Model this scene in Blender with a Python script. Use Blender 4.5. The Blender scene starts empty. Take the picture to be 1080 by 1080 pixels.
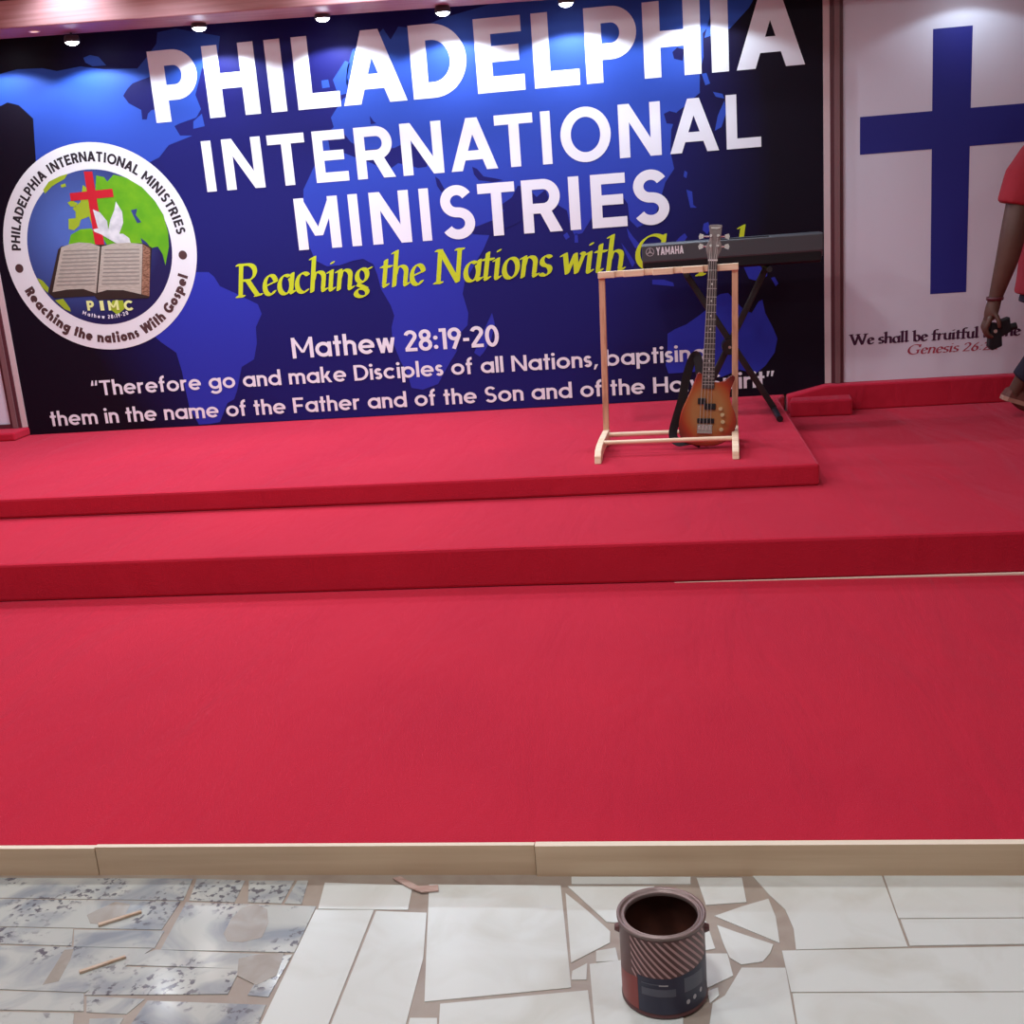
import bpy, bmesh, math, random
from mathutils import Vector, Matrix, Euler
R = math.radians
random.seed(7)
sc = bpy.context.scene
COL = sc.collection

# ------------------------------------------------------------------ data measured on the place (metres)
TITLE=[('P', -2.786, -2.51), ('H', -2.466, -2.167), ('I', -2.104, -2.013), ('L', -1.948, -1.701), ('A', -1.685, -1.323), ('D', -1.287, -0.978), ('E', -0.927, -0.664), ('L', -0.612, -0.365), ('P', -0.329, -0.052), ('H', -0.017, 0.286), ('I', 0.341, 0.431), ('A', 0.471, 0.827)]
SUB=[('I', -2.542, -2.485), ('N', -2.422, -2.193), ('T', -2.154, -1.937), ('E', -1.89, -1.699), ('R', -1.649, -1.429), ('N', -1.385, -1.151), ('A', -1.11, -0.847), ('T', -0.852, -0.639), ('I', -0.595, -0.542), ('O', -0.49, -0.214), ('N', -0.17, 0.058), ('A', 0.104, 0.367), ('L', 0.408, 0.592)]
SUB2=[('M', -2.04, -1.784), ('I', -1.722, -1.666), ('N', -1.599, -1.371), ('I', -1.31, -1.255), ('S', -1.196, -1.0), ('T', -0.975, -0.766), ('R', -0.727, -0.507), ('I', -0.464, -0.405), ('E', -0.341, -0.146), ('S', -0.112, 0.089)]
LAND=[[(-3.751, 2.411), (-3.678, 2.425), (-3.57, 2.441), (-3.416, 2.433), (-3.333, 2.411), (-3.188, 2.423), (-3.05, 2.396), (-2.853, 2.384), (-2.788, 2.439), (-2.722, 2.503), (-2.707, 2.561), (-2.599, 2.571), (-2.348, 2.509), (-2.371, 2.427), (-2.477, 2.351), (-2.536, 2.215), (-2.514, 2.137), (-2.549, 2.094), (-2.649, 2.071), (-2.685, 2.059), (-2.659, 2.005), (-2.586, 1.999), (-2.734, 1.959), (-2.801, 1.897), (-2.911, 1.858), (-3.419, 1.951), (-3.553, 1.924), (-3.524, 2.169), (-3.597, 2.248), (-3.663, 2.269), (-3.789, 2.227)], [(-2.569, 2.075), (-2.513, 2.112), (-2.506, 2.044), (-2.575, 2.035)], [(-3.163, 2.467), (-3.121, 2.478), (-3.072, 2.464), (-3.035, 2.415), (-3.115, 2.417), (-3.156, 2.441)], [(-2.677, 1.24), (-2.602, 1.235), (-2.572, 1.205), (-2.545, 1.149), (-2.447, 1.098), (-2.383, 1.061), (-2.329, 1.03), (-2.313, 0.973), (-2.359, 0.898), (-2.366, 0.803), (-2.396, 0.709), (-2.478, 0.669), (-2.527, 0.528), (-2.552, 0.478), (-2.597, 0.457), (-2.661, 0.344), (-2.725, 0.324), (-2.796, 0.328), (-2.84, 0.441), (-2.848, 0.546), (-2.854, 0.662), (-2.872, 0.777), (-2.957, 0.845), (-3.008, 0.899), (-2.905, 0.989), (-2.739, 1.106)], [(-1.749, 2.053), (-1.768, 2.03), (-1.758, 1.978), (-1.83, 1.928), (-1.878, 1.804), (-1.974, 1.655), (-1.994, 1.499), (-1.975, 1.327), (-1.95, 1.255), (-1.886, 1.219), (-1.813, 1.219), (-1.731, 1.24), (-1.669, 1.247), (-1.611, 1.211), (-1.595, 1.15), (-1.581, 1.068), (-1.535, 0.973), (-1.519, 0.912), (-1.542, 0.847), (-1.545, 0.765), (-1.511, 0.651), (-1.474, 0.565), (-1.459, 0.485), (-1.392, 0.47), (-1.298, 0.499), (-1.226, 0.607), (-1.168, 0.686), (-1.161, 0.769), (-1.094, 0.83), (-1.083, 0.9), (-1.107, 1.01), (-1.09, 1.073), (-1.027, 1.165), (-0.966, 1.251), (-0.92, 1.337), (-0.848, 1.363), (-0.765, 1.388), (-0.68, 1.444), (-0.545, 1.475), (-0.479, 1.429), (-0.463, 1.335), (-0.445, 1.293), (-0.401, 1.3), (-0.344, 1.378), (-0.288, 1.436), (-0.174, 1.494), (-0.14, 1.44), (-0.134, 1.353), (-0.094, 1.309), (0.002, 1.343), (0.072, 1.541), (0.122, 1.607), (0.105, 1.698), (0.114, 1.811), (0.148, 1.901), (0.19, 1.927), (0.273, 1.988), (0.276, 2.089), (0.299, 2.168), (0.298, 2.286), (0.354, 2.342), (0.396, 2.441), (0.103, 2.542), (-0.601, 2.571), (-1.073, 2.491), (-1.234, 2.448), (-1.338, 2.467), (-1.387, 2.404), (-1.423, 2.465), (-1.476, 2.421), (-1.604, 2.374), (-1.647, 2.279), (-1.661, 2.201), (-1.63, 2.144), (-1.687, 2.124)], [(-1.734, 2.227), (-1.653, 2.319), (-1.628, 2.307), (-1.653, 2.23), (-1.629, 2.154), (-1.712, 2.141)], [(-1.799, 2.228), (-1.761, 2.23), (-1.755, 2.189), (-1.799, 2.188)], [(-1.036, 0.734), (-0.99, 0.813), (-0.945, 0.892), (-0.934, 0.826), (-0.963, 0.74), (-1.013, 0.666), (-1.037, 0.645), (-1.069, 0.669)], [(-0.486, 1.311), (-0.472, 1.284), (-0.494, 1.27), (-0.508, 1.297)], [(-0.444, 1.298), (-0.428, 1.302), (-0.426, 1.25), (-0.447, 1.251)], [(-0.187, 1.233), (-0.163, 1.2), (-0.114, 1.118), (-0.131, 1.093), (-0.164, 1.169)], [(-0.152, 1.313), (-0.118, 1.259), (-0.078, 1.209), (-0.11, 1.196), (-0.144, 1.261)], [(-0.023, 1.018), (0.041, 1.014), (0.093, 0.994), (0.097, 0.973), (-0.024, 0.992)], [(0.09, 1.193), (0.139, 1.241), (0.166, 1.259), (0.18, 1.238), (0.142, 1.189), (0.11, 1.165)], [(0.482, 1.057), (0.549, 1.057), (0.616, 1.058), (0.61, 0.996), (0.568, 0.968), (0.511, 0.987)], [(0.631, 0.984), (0.651, 0.988), (0.671, 0.951), (0.656, 0.936)], [(0.05, 0.71), (0.093, 0.734), (0.158, 0.757), (0.228, 0.801), (0.277, 0.835), (0.31, 0.891), (0.353, 0.914), (0.395, 0.917), (0.436, 0.867), (0.481, 0.816), (0.523, 0.798), (0.561, 0.859), (0.582, 0.868), (0.596, 0.793), (0.636, 0.711), (0.661, 0.646), (0.644, 0.567), (0.59, 0.495), (0.537, 0.455), (0.447, 0.482), (0.34, 0.444), (0.207, 0.485), (0.046, 0.483), (0.032, 0.533), (0.046, 0.624)], [(0.286, 2.083), (0.311, 2.086), (0.329, 2.031), (0.304, 2.024)], [(0.343, 1.987), (0.393, 1.973), (0.402, 1.948), (0.358, 1.961)], [(0.402, 1.938), (0.411, 1.879), (0.383, 1.804), (0.347, 1.787), (0.365, 1.864)], [(0.184, 1.492), (0.215, 1.479), (0.218, 1.408), (0.238, 1.392), (0.202, 1.394)], [(0.178, 1.593), (0.193, 1.582), (0.186, 1.552), (0.171, 1.563)], [(0.271, 1.303), (0.297, 1.311), (0.306, 1.27), (0.29, 1.245), (0.265, 1.268)], [(0.307, 2.262), (0.442, 2.297), (0.542, 2.39), (0.593, 2.469), (0.398, 2.496), (0.334, 2.353)]]
SEAS=[[(-2.962, 2.246), (-2.933, 2.279), (-2.895, 2.307), (-2.835, 2.322), (-2.788, 2.333), (-2.716, 2.291), (-2.726, 2.16), (-2.806, 2.156), (-2.831, 2.138), (-2.842, 2.108), (-2.87, 2.11), (-2.867, 2.161), (-2.935, 2.203)], [(-1.8, 1.951), (-1.707, 1.944), (-1.669, 1.89), (-1.603, 1.844), (-1.511, 1.841), (-1.424, 1.839), (-1.378, 1.856), (-1.314, 1.851), (-1.236, 1.764), (-1.25, 1.724), (-1.299, 1.722), (-1.357, 1.742), (-1.41, 1.757), (-1.457, 1.73), (-1.506, 1.733), (-1.562, 1.769), (-1.651, 1.806), (-1.73, 1.843), (-1.794, 1.859)], [(-1.546, 2.021), (-1.527, 1.99), (-1.512, 1.978), (-1.545, 1.976)], [(-1.207, 1.669), (-1.186, 1.652), (-1.159, 1.594), (-1.177, 1.579), (-1.201, 1.617)], [(-0.993, 1.704), (-0.967, 1.692), (-0.933, 1.648), (-0.87, 1.633), (-0.823, 1.619), (-0.882, 1.614), (-0.962, 1.63), (-0.986, 1.662)], [(-1.054, 1.368), (-0.982, 1.383), (-0.899, 1.408), (-0.83, 1.455), (-0.861, 1.478), (-0.782, 1.524), (-0.745, 1.583), (-0.693, 1.574), (-0.644, 1.514), (-0.593, 1.551), (-0.571, 1.488), (-0.545, 1.475), (-0.681, 1.434), (-0.766, 1.378), (-0.921, 1.327), (-1.013, 1.338)], [(0.135, 2.206), (0.161, 2.227), (0.2, 2.214), (0.188, 2.158), (0.143, 2.172)], [(0.077, 1.897), (0.108, 1.909), (0.148, 1.896), (0.131, 1.839), (0.09, 1.847)]]
LOGO={'asia': [(-3.197, 1.828), (-3.151, 1.815), (-3.136, 1.788), (-3.091, 1.824), (-3.017, 1.801), (-2.93, 1.741), (-2.866, 1.661), (-2.826, 1.578), (-2.813, 1.478), (-2.821, 1.397), (-2.859, 1.291), (-2.866, 1.355), (-2.888, 1.402), (-2.933, 1.396), (-2.952, 1.429), (-2.986, 1.459), (-2.976, 1.404), (-3.198, 1.428), (-3.219, 1.48), (-3.22, 1.642), (-3.216, 1.749)], 'caspian': [(-3.019, 1.618), (-2.979, 1.624), (-2.994, 1.59), (-2.967, 1.547), (-2.992, 1.543), (-3.009, 1.586)], 'europe': [(-3.288, 1.781), (-3.241, 1.742), (-3.241, 1.689), (-3.268, 1.538), (-3.281, 1.602), (-3.333, 1.588), (-3.352, 1.553), (-3.387, 1.531), (-3.42, 1.54), (-3.41, 1.598), (-3.365, 1.599), (-3.359, 1.635), (-3.375, 1.654), (-3.32, 1.686)], 'britain': [(-3.4, 1.69), (-3.372, 1.7), (-3.338, 1.682), (-3.354, 1.661), (-3.385, 1.666)], 'greenland': [(-3.535, 1.773), (-3.493, 1.815), (-3.42, 1.84), (-3.369, 1.85), (-3.393, 1.823), (-3.446, 1.802), (-3.479, 1.787), (-3.53, 1.749)], 'iceland': [(-3.424, 1.792), (-3.393, 1.798), (-3.391, 1.78), (-3.422, 1.776)], 'africa': [(-3.436, 1.454), (-3.412, 1.507), (-3.347, 1.534), (-3.278, 1.534), (-3.261, 1.492), (-3.271, 1.433)], 'america': [(-3.67, 1.274), (-3.638, 1.256), (-3.606, 1.212), (-3.617, 1.182), (-3.646, 1.214)], 'america2': [(-3.58, 1.135), (-3.528, 1.141), (-3.494, 1.082), (-3.494, 1.062), (-3.53, 1.08)], 'green': [(-3.25, 1.067), (-3.218, 1.111), (-3.154, 1.107), (-3.149, 1.06), (-3.202, 1.024)], 'cross1': [(-3.268, 1.855), (-3.217, 1.851), (-3.214, 1.429), (-3.272, 1.443)], 'cross2': [(-3.376, 1.741), (-3.111, 1.747), (-3.11, 1.7), (-3.377, 1.697)], 'wing1': [(-3.25, 1.64), (-3.209, 1.619), (-3.174, 1.567), (-3.176, 1.513), (-3.214, 1.505), (-3.238, 1.536)], 'wing2': [(-3.102, 1.674), (-3.073, 1.614), (-3.077, 1.551), (-3.112, 1.49), (-3.159, 1.483), (-3.178, 1.513), (-3.153, 1.574), (-3.12, 1.626)], 'body': [(-3.268, 1.527), (-3.239, 1.531), (-3.183, 1.513), (-3.128, 1.491), (-3.089, 1.49), (-3.055, 1.462), (-3.05, 1.431), (-3.137, 1.438), (-3.181, 1.466), (-3.226, 1.497), (-3.262, 1.513)], 'cover': [(-3.506, 1.427), (-3.614, 1.179), (-3.578, 1.148), (-3.327, 1.145), (-3.311, 1.121), (-2.989, 1.11), (-2.926, 1.4), (-2.977, 1.428), (-3.482, 1.446)], 'pageL': [(-3.484, 1.439), (-3.431, 1.453), (-3.371, 1.46), (-3.293, 1.449), (-3.243, 1.427), (-3.314, 1.159), (-3.389, 1.19), (-3.489, 1.193), (-3.586, 1.184)], 'pageR': [(-3.233, 1.426), (-3.157, 1.439), (-3.059, 1.436), (-2.978, 1.422), (-3.034, 1.135), (-3.143, 1.167), (-3.242, 1.174), (-3.304, 1.162)], 'edge': [(-2.976, 1.42), (-2.936, 1.394), (-2.985, 1.119), (-3.032, 1.135)]}
PAGELINES=[[(-3.472, 1.42), (-3.26, 1.413), (-3.261, 1.404), (-3.474, 1.412)], [(-3.216, 1.409), (-3.001, 1.398), (-3.003, 1.39), (-3.217, 1.401)], [(-3.481, 1.399), (-3.266, 1.391), (-3.267, 1.383), (-3.483, 1.39)], [(-3.222, 1.388), (-3.005, 1.376), (-3.006, 1.368), (-3.223, 1.38)], [(-3.49, 1.377), (-3.271, 1.369), (-3.273, 1.361), (-3.492, 1.369)], [(-3.227, 1.366), (-3.008, 1.355), (-3.01, 1.347), (-3.229, 1.358)], [(-3.499, 1.356), (-3.277, 1.348), (-3.279, 1.34), (-3.501, 1.347)], [(-3.233, 1.345), (-3.012, 1.333), (-3.013, 1.325), (-3.235, 1.337)], [(-3.508, 1.334), (-3.283, 1.326), (-3.284, 1.318), (-3.51, 1.326)], [(-3.239, 1.323), (-3.016, 1.311), (-3.017, 1.303), (-3.24, 1.315)], [(-3.517, 1.313), (-3.289, 1.304), (-3.29, 1.296), (-3.519, 1.304)], [(-3.245, 1.301), (-3.019, 1.29), (-3.021, 1.282), (-3.246, 1.293)], [(-3.526, 1.291), (-3.295, 1.283), (-3.296, 1.274), (-3.528, 1.283)], [(-3.25, 1.28), (-3.023, 1.268), (-3.024, 1.26), (-3.252, 1.271)], [(-3.535, 1.269), (-3.3, 1.261), (-3.302, 1.253), (-3.537, 1.261)], [(-3.256, 1.258), (-3.026, 1.246), (-3.028, 1.238), (-3.258, 1.25)], [(-3.544, 1.248), (-3.306, 1.239), (-3.308, 1.231), (-3.546, 1.239)], [(-3.262, 1.236), (-3.03, 1.224), (-3.031, 1.216), (-3.263, 1.228)], [(-3.553, 1.226), (-3.312, 1.217), (-3.313, 1.209), (-3.555, 1.218)], [(-3.268, 1.214), (-3.034, 1.202), (-3.035, 1.194), (-3.269, 1.206)]]
PIMC=[('P', -3.384, 1.061, -3.339), ('I', -3.302, 1.056, -3.278), ('M', -3.251, 1.053, -3.185), ('C', -3.152, 1.046, -3.09)]
STAIN=[[(-0.985, 2.088), (-0.988, 2.143), (-0.977, 2.185), (-0.949, 2.196), (-0.917, 2.179), (-0.897, 2.126), (-0.895, 2.076), (-0.932, 2.059), (-0.967, 2.062)], [(-1.331, 2.154), (-1.314, 2.176), (-1.287, 2.206), (-1.246, 2.195), (-1.241, 2.155), (-1.269, 2.119), (-1.308, 2.123)], [(-1.308, 1.913), (-1.313, 1.973), (-1.32, 2.028), (-1.3, 2.031), (-1.289, 1.993), (-1.279, 1.925)], [(-0.921, 2.004), (-0.884, 2.018), (-0.829, 2.025), (-0.822, 1.951), (-0.855, 1.921), (-0.905, 1.95)]]
PALE=[[(0.154, 2.316), (0.433, 2.316), (0.437, 2.062), (0.22, 2.05), (0.223, 2.119), (0.213, 2.186), (0.186, 2.238)], [(0.437, 2.316), (0.771, 2.32), (0.723, 2.161), (0.438, 2.156)], [(0.441, 2.152), (0.721, 2.157), (0.696, 2.074), (0.442, 2.065)], [(0.192, 2.046), (0.694, 2.067), (0.652, 1.932), (0.196, 1.921)], [(0.198, 1.917), (0.651, 1.929), (0.603, 1.773), (0.196, 1.761)], [(0.109, 1.991), (0.193, 1.992), (0.194, 1.761), (0.025, 1.757), (0.04, 1.831), (0.048, 1.886), (0.072, 1.908)], [(0.065, 2.161), (0.125, 2.196), (0.182, 2.224), (0.191, 2.159), (0.19, 2.071), (0.129, 2.115)], [(0.069, 2.129), (0.111, 2.103), (0.177, 2.066), (0.168, 2.038), (0.151, 2.011), (0.109, 2.001), (0.088, 2.022), (0.078, 2.068)], [(0.033, 2.303), (0.132, 2.303), (0.135, 2.211), (0.049, 2.2)], [(0.033, 2.149), (0.047, 2.142), (0.061, 2.051), (0.029, 2.041)], [(0.014, 2.034), (0.084, 2.035), (0.091, 1.967), (0.019, 1.914)], [(0.039, 1.919), (0.06, 1.931), (0.061, 1.908), (0.043, 1.885)], [(-0.255, 2.244), (-0.202, 2.177), (-0.152, 2.106), (-0.151, 2.068), (-0.226, 2.002)], [(-0.252, 2.27), (-0.06, 2.27), (-0.06, 2.132), (-0.16, 2.138)], [(-0.178, 2.04), (-0.139, 2.051), (-0.132, 2.009), (-0.176, 2.005)], [(-0.222, 1.976), (-0.194, 2.001), (-0.193, 1.95), (-0.222, 1.949)], [(-0.189, 1.998), (-0.127, 2.011), (-0.004, 2.019), (-0.01, 1.755), (-0.163, 1.751)], [(-0.47, 1.873), (-0.188, 1.918), (-0.165, 1.751), (-0.452, 1.743)], [(-0.568, 2.277), (-0.268, 2.273), (-0.242, 2.083), (-0.221, 1.926), (-0.502, 1.879), (-0.525, 2.016), (-0.549, 2.164)], [(-0.667, 2.174), (-0.553, 2.168), (-0.53, 2.01), (-0.524, 1.741), (-0.67, 1.737)], [(-0.805, 2.177), (-0.673, 2.178), (-0.675, 1.737), (-0.807, 1.733)], [(-0.814, 2.284), (-0.605, 2.273), (-0.597, 2.179), (-0.801, 2.182)], [(-0.521, 1.832), (-0.469, 1.833), (-0.452, 1.743), (-0.518, 1.741)], [(-0.246, 2.307), (0.02, 2.307), (0.019, 2.279), (-0.244, 2.278)]]
MOTT=[[(-1.679, 2.304), (-1.139, 2.3), (-1.127, 2.212), (-1.63, 2.222)], [(-1.129, 2.3), (-1.008, 2.292), (-1.003, 2.205), (-1.113, 2.212)], [(-0.999, 2.292), (-0.889, 2.292), (-0.891, 2.202), (-0.971, 2.206)], [(-0.882, 2.292), (-0.856, 2.292), (-0.844, 2.199), (-0.884, 2.202)], [(-1.627, 2.217), (-1.132, 2.208), (-1.132, 2.102), (-1.564, 2.112)], [(-1.334, 2.1), (-1.124, 2.098), (-1.12, 2.038), (-1.305, 2.04)], [(-1.562, 2.108), (-1.338, 2.103), (-1.311, 2.043), (-1.527, 2.05)], [(-1.117, 2.205), (-0.808, 2.191), (-0.808, 2.027), (-1.104, 2.032)], [(-1.523, 2.043), (-1.124, 2.035), (-1.205, 1.892), (-1.437, 1.9)], [(-1.114, 2.032), (-0.861, 2.019), (-0.907, 1.972), (-1.181, 1.981)], [(-1.19, 1.974), (-0.906, 1.972), (-0.904, 1.893), (-1.202, 1.884)], [(-1.434, 1.894), (-1.206, 1.889), (-1.18, 1.836), (-1.4, 1.837)], [(-1.196, 1.881), (-1.07, 1.875), (-1.088, 1.83), (-1.173, 1.834)], [(-1.062, 1.87), (-0.815, 1.863), (-0.809, 1.733), (-1.07, 1.726)], [(-1.396, 1.831), (-1.197, 1.83), (-1.15, 1.723), (-1.329, 1.718)], [(-1.157, 1.815), (-1.089, 1.819), (-1.084, 1.725), (-1.118, 1.724)], [(-0.854, 2.013), (-0.81, 2.02), (-0.818, 1.886), (-0.862, 1.891)]]
SPOT_W, HALL_FILL_W, STAGE_W, EXPO = 22.0, 27.0, 105.0, 0.0
HALL_FILL = [(-2.6,3.95,.95),(-.6,3.95,.9),(1.4,3.95,.28),(-2.6,1.2,1.2),(-.4,1.2,1.15),(1.8,1.2,.62)]  # unseen ceiling lamps added as fill, rows placed to keep the lower riser dark
STAGE = [(-3.07,5.62,1.0),(-2.39,5.76,1.0),(-2.95,6.0,.6),(-1.4,5.9,1.1),(.1,5.8,.6)]
WALL = 6.68          # front of the printed panels
Z0, Z1, Z2 = 0.0725, 0.23, 0.326     # tops of the three carpeted levels

# ------------------------------------------------------------------ materials
def mat(name, color, rough=0.6, metal=0.0, spec=0.5, emit=None, noise=None, bump=None, coat=0.0):
    m = bpy.data.materials.new(name); m.use_nodes = True
    nt = m.node_tree; b = nt.nodes['Principled BSDF']
    b.inputs['Base Color'].default_value = (*color, 1)
    b.inputs['Roughness'].default_value = rough
    b.inputs['Metallic'].default_value = metal
    b.inputs['Specular IOR Level'].default_value = spec
    b.inputs['Coat Weight'].default_value = coat
    if emit:
        b.inputs['Emission Color'].default_value = (*emit[0], 1); b.inputs['Emission Strength'].default_value = emit[1]
    tc = nt.nodes.new('ShaderNodeTexCoord')
    def nz(scale, stretch=(1, 1, 1), detail=4):
        mp = nt.nodes.new('ShaderNodeMapping'); mp.inputs['Scale'].default_value = stretch
        nt.links.new(tc.outputs['Object'], mp.inputs['Vector'])
        n = nt.nodes.new('ShaderNodeTexNoise'); n.inputs['Scale'].default_value = scale; n.inputs['Detail'].default_value = detail
        nt.links.new(mp.outputs['Vector'], n.inputs['Vector']); return n
    if noise:                                   # (scale, other colour, stretch, lo, hi)
        n = nz(noise[0], noise[2])
        r = nt.nodes.new('ShaderNodeValToRGB')
        r.color_ramp.elements[0].color = (*color, 1); r.color_ramp.elements[1].color = (*noise[1], 1)
        r.color_ramp.elements[0].position = noise[3]; r.color_ramp.elements[1].position = noise[4]
        nt.links.new(n.outputs['Fac'], r.inputs['Fac']); nt.links.new(r.outputs['Color'], b.inputs['Base Color'])
    if bump:                                    # (scale, strength, stretch)
        n = nz(bump[0], bump[2]); bp = nt.nodes.new('ShaderNodeBump'); bp.inputs['Strength'].default_value = bump[1]
        bp.inputs['Distance'].default_value = 0.01
        nt.links.new(n.outputs['Fac'], bp.inputs['Height']); nt.links.new(bp.outputs['Normal'], b.inputs['Normal'])
    return m

ONE = (1, 1, 1)
M = {}
M['carpet'] = mat('red_carpet', (0.52, 0.019, 0.045), 0.95, spec=0.15, noise=(1.3, (0.47, 0.016, 0.042), ONE, 0.35, 0.7), bump=(260, 0.35, ONE))
cb = M['carpet'].node_tree.nodes['Principled BSDF']
def carpet_waves():
    nt = M['carpet'].node_tree; tc = nt.nodes.new('ShaderNodeTexCoord'); mp = nt.nodes.new('ShaderNodeMapping'); mp.inputs['Scale'].default_value = (2.6, .7, 1)
    n = nt.nodes.new('ShaderNodeTexNoise'); n.inputs['Scale'].default_value = 1.6; n.inputs['Detail'].default_value = 3; n.inputs['Distortion'].default_value = .6
    bp = nt.nodes.new('ShaderNodeBump'); bp.inputs['Strength'].default_value = .55; bp.inputs['Distance'].default_value = .05
    nt.links.new(tc.outputs['Object'], mp.inputs['Vector']); nt.links.new(mp.outputs['Vector'], n.inputs['Vector']); nt.links.new(n.outputs['Fac'], bp.inputs['Height'])
    fine = cb.inputs['Normal'].links[0].from_node; nt.links.new(bp.outputs['Normal'], fine.inputs['Normal'])
carpet_waves()
cb.inputs['Sheen Weight'].default_value = .42; cb.inputs['Sheen Roughness'].default_value = .24; cb.inputs['Sheen Tint'].default_value = (1, .45, .62, 1)
M['pine'] = mat('pale_pine', (0.84, 0.66, 0.47), 0.55, noise=(5, (0.70, 0.48, 0.30), (1, 14, 14), 0.4, 0.75))
M['pine_post'] = mat('pine_post', (0.66, 0.40, 0.25), 0.55, noise=(6, (0.42, 0.2, 0.12), (9, 9, 1.2), 0.45, 0.72))
M['plank'] = mat('raw_plank', (0.64, 0.47, 0.32), 0.7, noise=(3, (0.54, 0.37, 0.24), (0.6, 9, 14), 0.35, 0.75))
M['plank_edge'] = mat('plank_cut_edge', (0.82, 0.72, 0.58), 0.7)
M['wall'] = mat('painted_wall', (0.62, 0.52, 0.48), 0.8, bump=(40, 0.05, ONE))
M['ceil'] = mat('painted_ceiling', (0.75, 0.72, 0.68), 0.85)
M['fascia'] = mat('pink_wood_fascia', (0.46, 0.25, 0.25), 0.45, noise=(4, (0.36, 0.17, 0.17), (0.5, 8, 16), 0.35, 0.7))
M['dark'] = mat('dark_recess', (0.05, 0.02, 0.02), 0.7)
M['white_print'] = mat('white_print', (0.78, 0.79, 0.84), 0.5, spec=0.3)
M['panel_white'] = mat('white_panel_print', (0.72, 0.73, 0.83), 0.5, spec=0.3)
M['blue_print'] = mat('cross_blue_print', (0.020, 0.024, 0.24), 0.5, spec=0.3)
M['yellow_print'] = mat('yellow_print', (0.52, 0.62, 0.02), 0.5, spec=0.3)
M['black_print'] = mat('black_print', (0.02, 0.015, 0.02), 0.5, spec=0.3)
M['brown_print'] = mat('brown_print', (0.075, 0.035, 0.035), 0.5, spec=0.3)
M['plum_print'] = mat('plum_print', (0.06, 0.015, 0.05), 0.5, spec=0.3)
M['crimson_print'] = mat('crimson_print', (0.40, 0.05, 0.09), 0.5, spec=0.3)
M['silver_print'] = mat('pale_ring_print', (0.72, 0.74, 0.75), 0.5, spec=0.3)
M['green_print'] = mat('green_land_print', (0.095, 0.34, 0.010), 0.5, spec=0.3, noise=(9, (0.15, 0.40, 0.01), ONE, 0.4, 0.65))
M['olive_print'] = mat('olive_land_print', (0.29, 0.40, 0.02), 0.5, spec=0.3)
M['red_print'] = mat('red_cross_print', (0.50, 0.012, 0.025), 0.5, spec=0.3)
M['dove_print'] = mat('dove_print', (0.48, 0.50, 0.52), 0.5, spec=0.3, noise=(14, (0.66, 0.67, 0.67), ONE, 0.4, 0.6))
M['page_print'] = mat('page_print', (0.36, 0.33, 0.27), 0.5, spec=0.3, noise=(30, (0.44, 0.40, 0.33), (1, 1, 6), 0.4, 0.6))
M['line_print'] = mat('page_line_print', (0.24, 0.22, 0.19), 0.5, spec=0.3)
M['edge_print'] = mat('book_edge_print', (0.30, 0.16, 0.10), 0.5, spec=0.3, noise=(60, (0.15, 0.07, 0.04), (1, 1, 3), 0.45, 0.55))
M['cover_print'] = mat('book_cover_print', (0.03, 0.018, 0.015), 0.5, spec=0.3)
M['pimc_print'] = mat('pale_lime_print', (0.70, 0.78, 0.30), 0.5, spec=0.3)
M['strip_white'] = mat('pale_edge_strip', (0.62, 0.50, 0.50), 0.5)
M['frame_dark'] = mat('maroon_moulding', (0.09, 0.022, 0.030), 0.45)
M['frame_mid'] = mat('brown_moulding', (0.20, 0.10, 0.105), 0.45)
M['black'] = mat('black_plastic', (0.009, 0.009, 0.012), 0.5, spec=0.25)
M['black_metal'] = mat('black_metal', (0.012, 0.011, 0.013), 0.4, spec=0.5)
M['kb_grey'] = mat('charcoal_plastic', (0.055, 0.060, 0.070), 0.45)
M['kb_white'] = mat('key_white', (0.8, 0.8, 0.78), 0.3)
M['chrome'] = mat('chrome', (0.75, 0.74, 0.72), 0.25, metal=1.0)
M['gold'] = mat('pale_gold', (0.85, 0.66, 0.38), 0.25, metal=0.6)
M['fret'] = mat('fret_wire', (0.55, 0.5, 0.48), 0.35, metal=0.7)
M['fretboard'] = mat('dark_fretboard', (0.06, 0.045, 0.045), 0.5)
M['neckwood'] = mat('neck_wood', (0.30, 0.16, 0.09), 0.4)
M['headstock'] = mat('grey_headstock', (0.17, 0.145, 0.14), 0.4, noise=(20, (0.25, 0.22, 0.21), ONE, 0.4, 0.7))
M['fabric_black'] = mat('black_webbing', (0.012, 0.01, 0.013), 0.85, bump=(200, 0.3, ONE))
M['spot_body'] = mat('dark_spot_body', (0.05, 0.05, 0.06), 0.4)
M['lens'] = mat('lit_lens', (1, 1, 1), 0.4, emit=((0.82, 0.88, 1.0), 30))
M['lens_warm'] = mat('lit_lens_warm', (1, 1, 1), 0.4, emit=((1.0, 0.93, 0.85), 25))
M['lens_dim'] = mat('dim_warm_lens', (1, .8, .6), 0.4, emit=((1.0, 0.72, 0.5), 1.2))
M['fill_panel'] = mat('lit_fill_panel', (1, 1, 1), 0.4, emit=((1.0, 0.96, 0.90), 6))
M['lamp_rim'] = mat('white_lamp_rim', (0.8, 0.8, 0.8), 0.4)
M['skin'] = mat('brown_skin', (0.085, 0.040, 0.028), 0.5, noise=(14, (0.105, 0.052, 0.036), ONE, 0.35, 0.7))
M['hair'] = mat('black_hair', (0.012, 0.01, 0.01), 0.9, bump=(150, 0.6, ONE))
M['shirt'] = mat('red_cotton', (0.33, 0.017, 0.032), 0.85, bump=(18, 0.25, ONE))
M['trousers'] = mat('navy_cotton', (0.014, 0.012, 0.030), 0.85, bump=(25, 0.2, ONE))
M['sole'] = mat('tan_sole', (0.42, 0.25, 0.19), 0.7)
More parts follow.
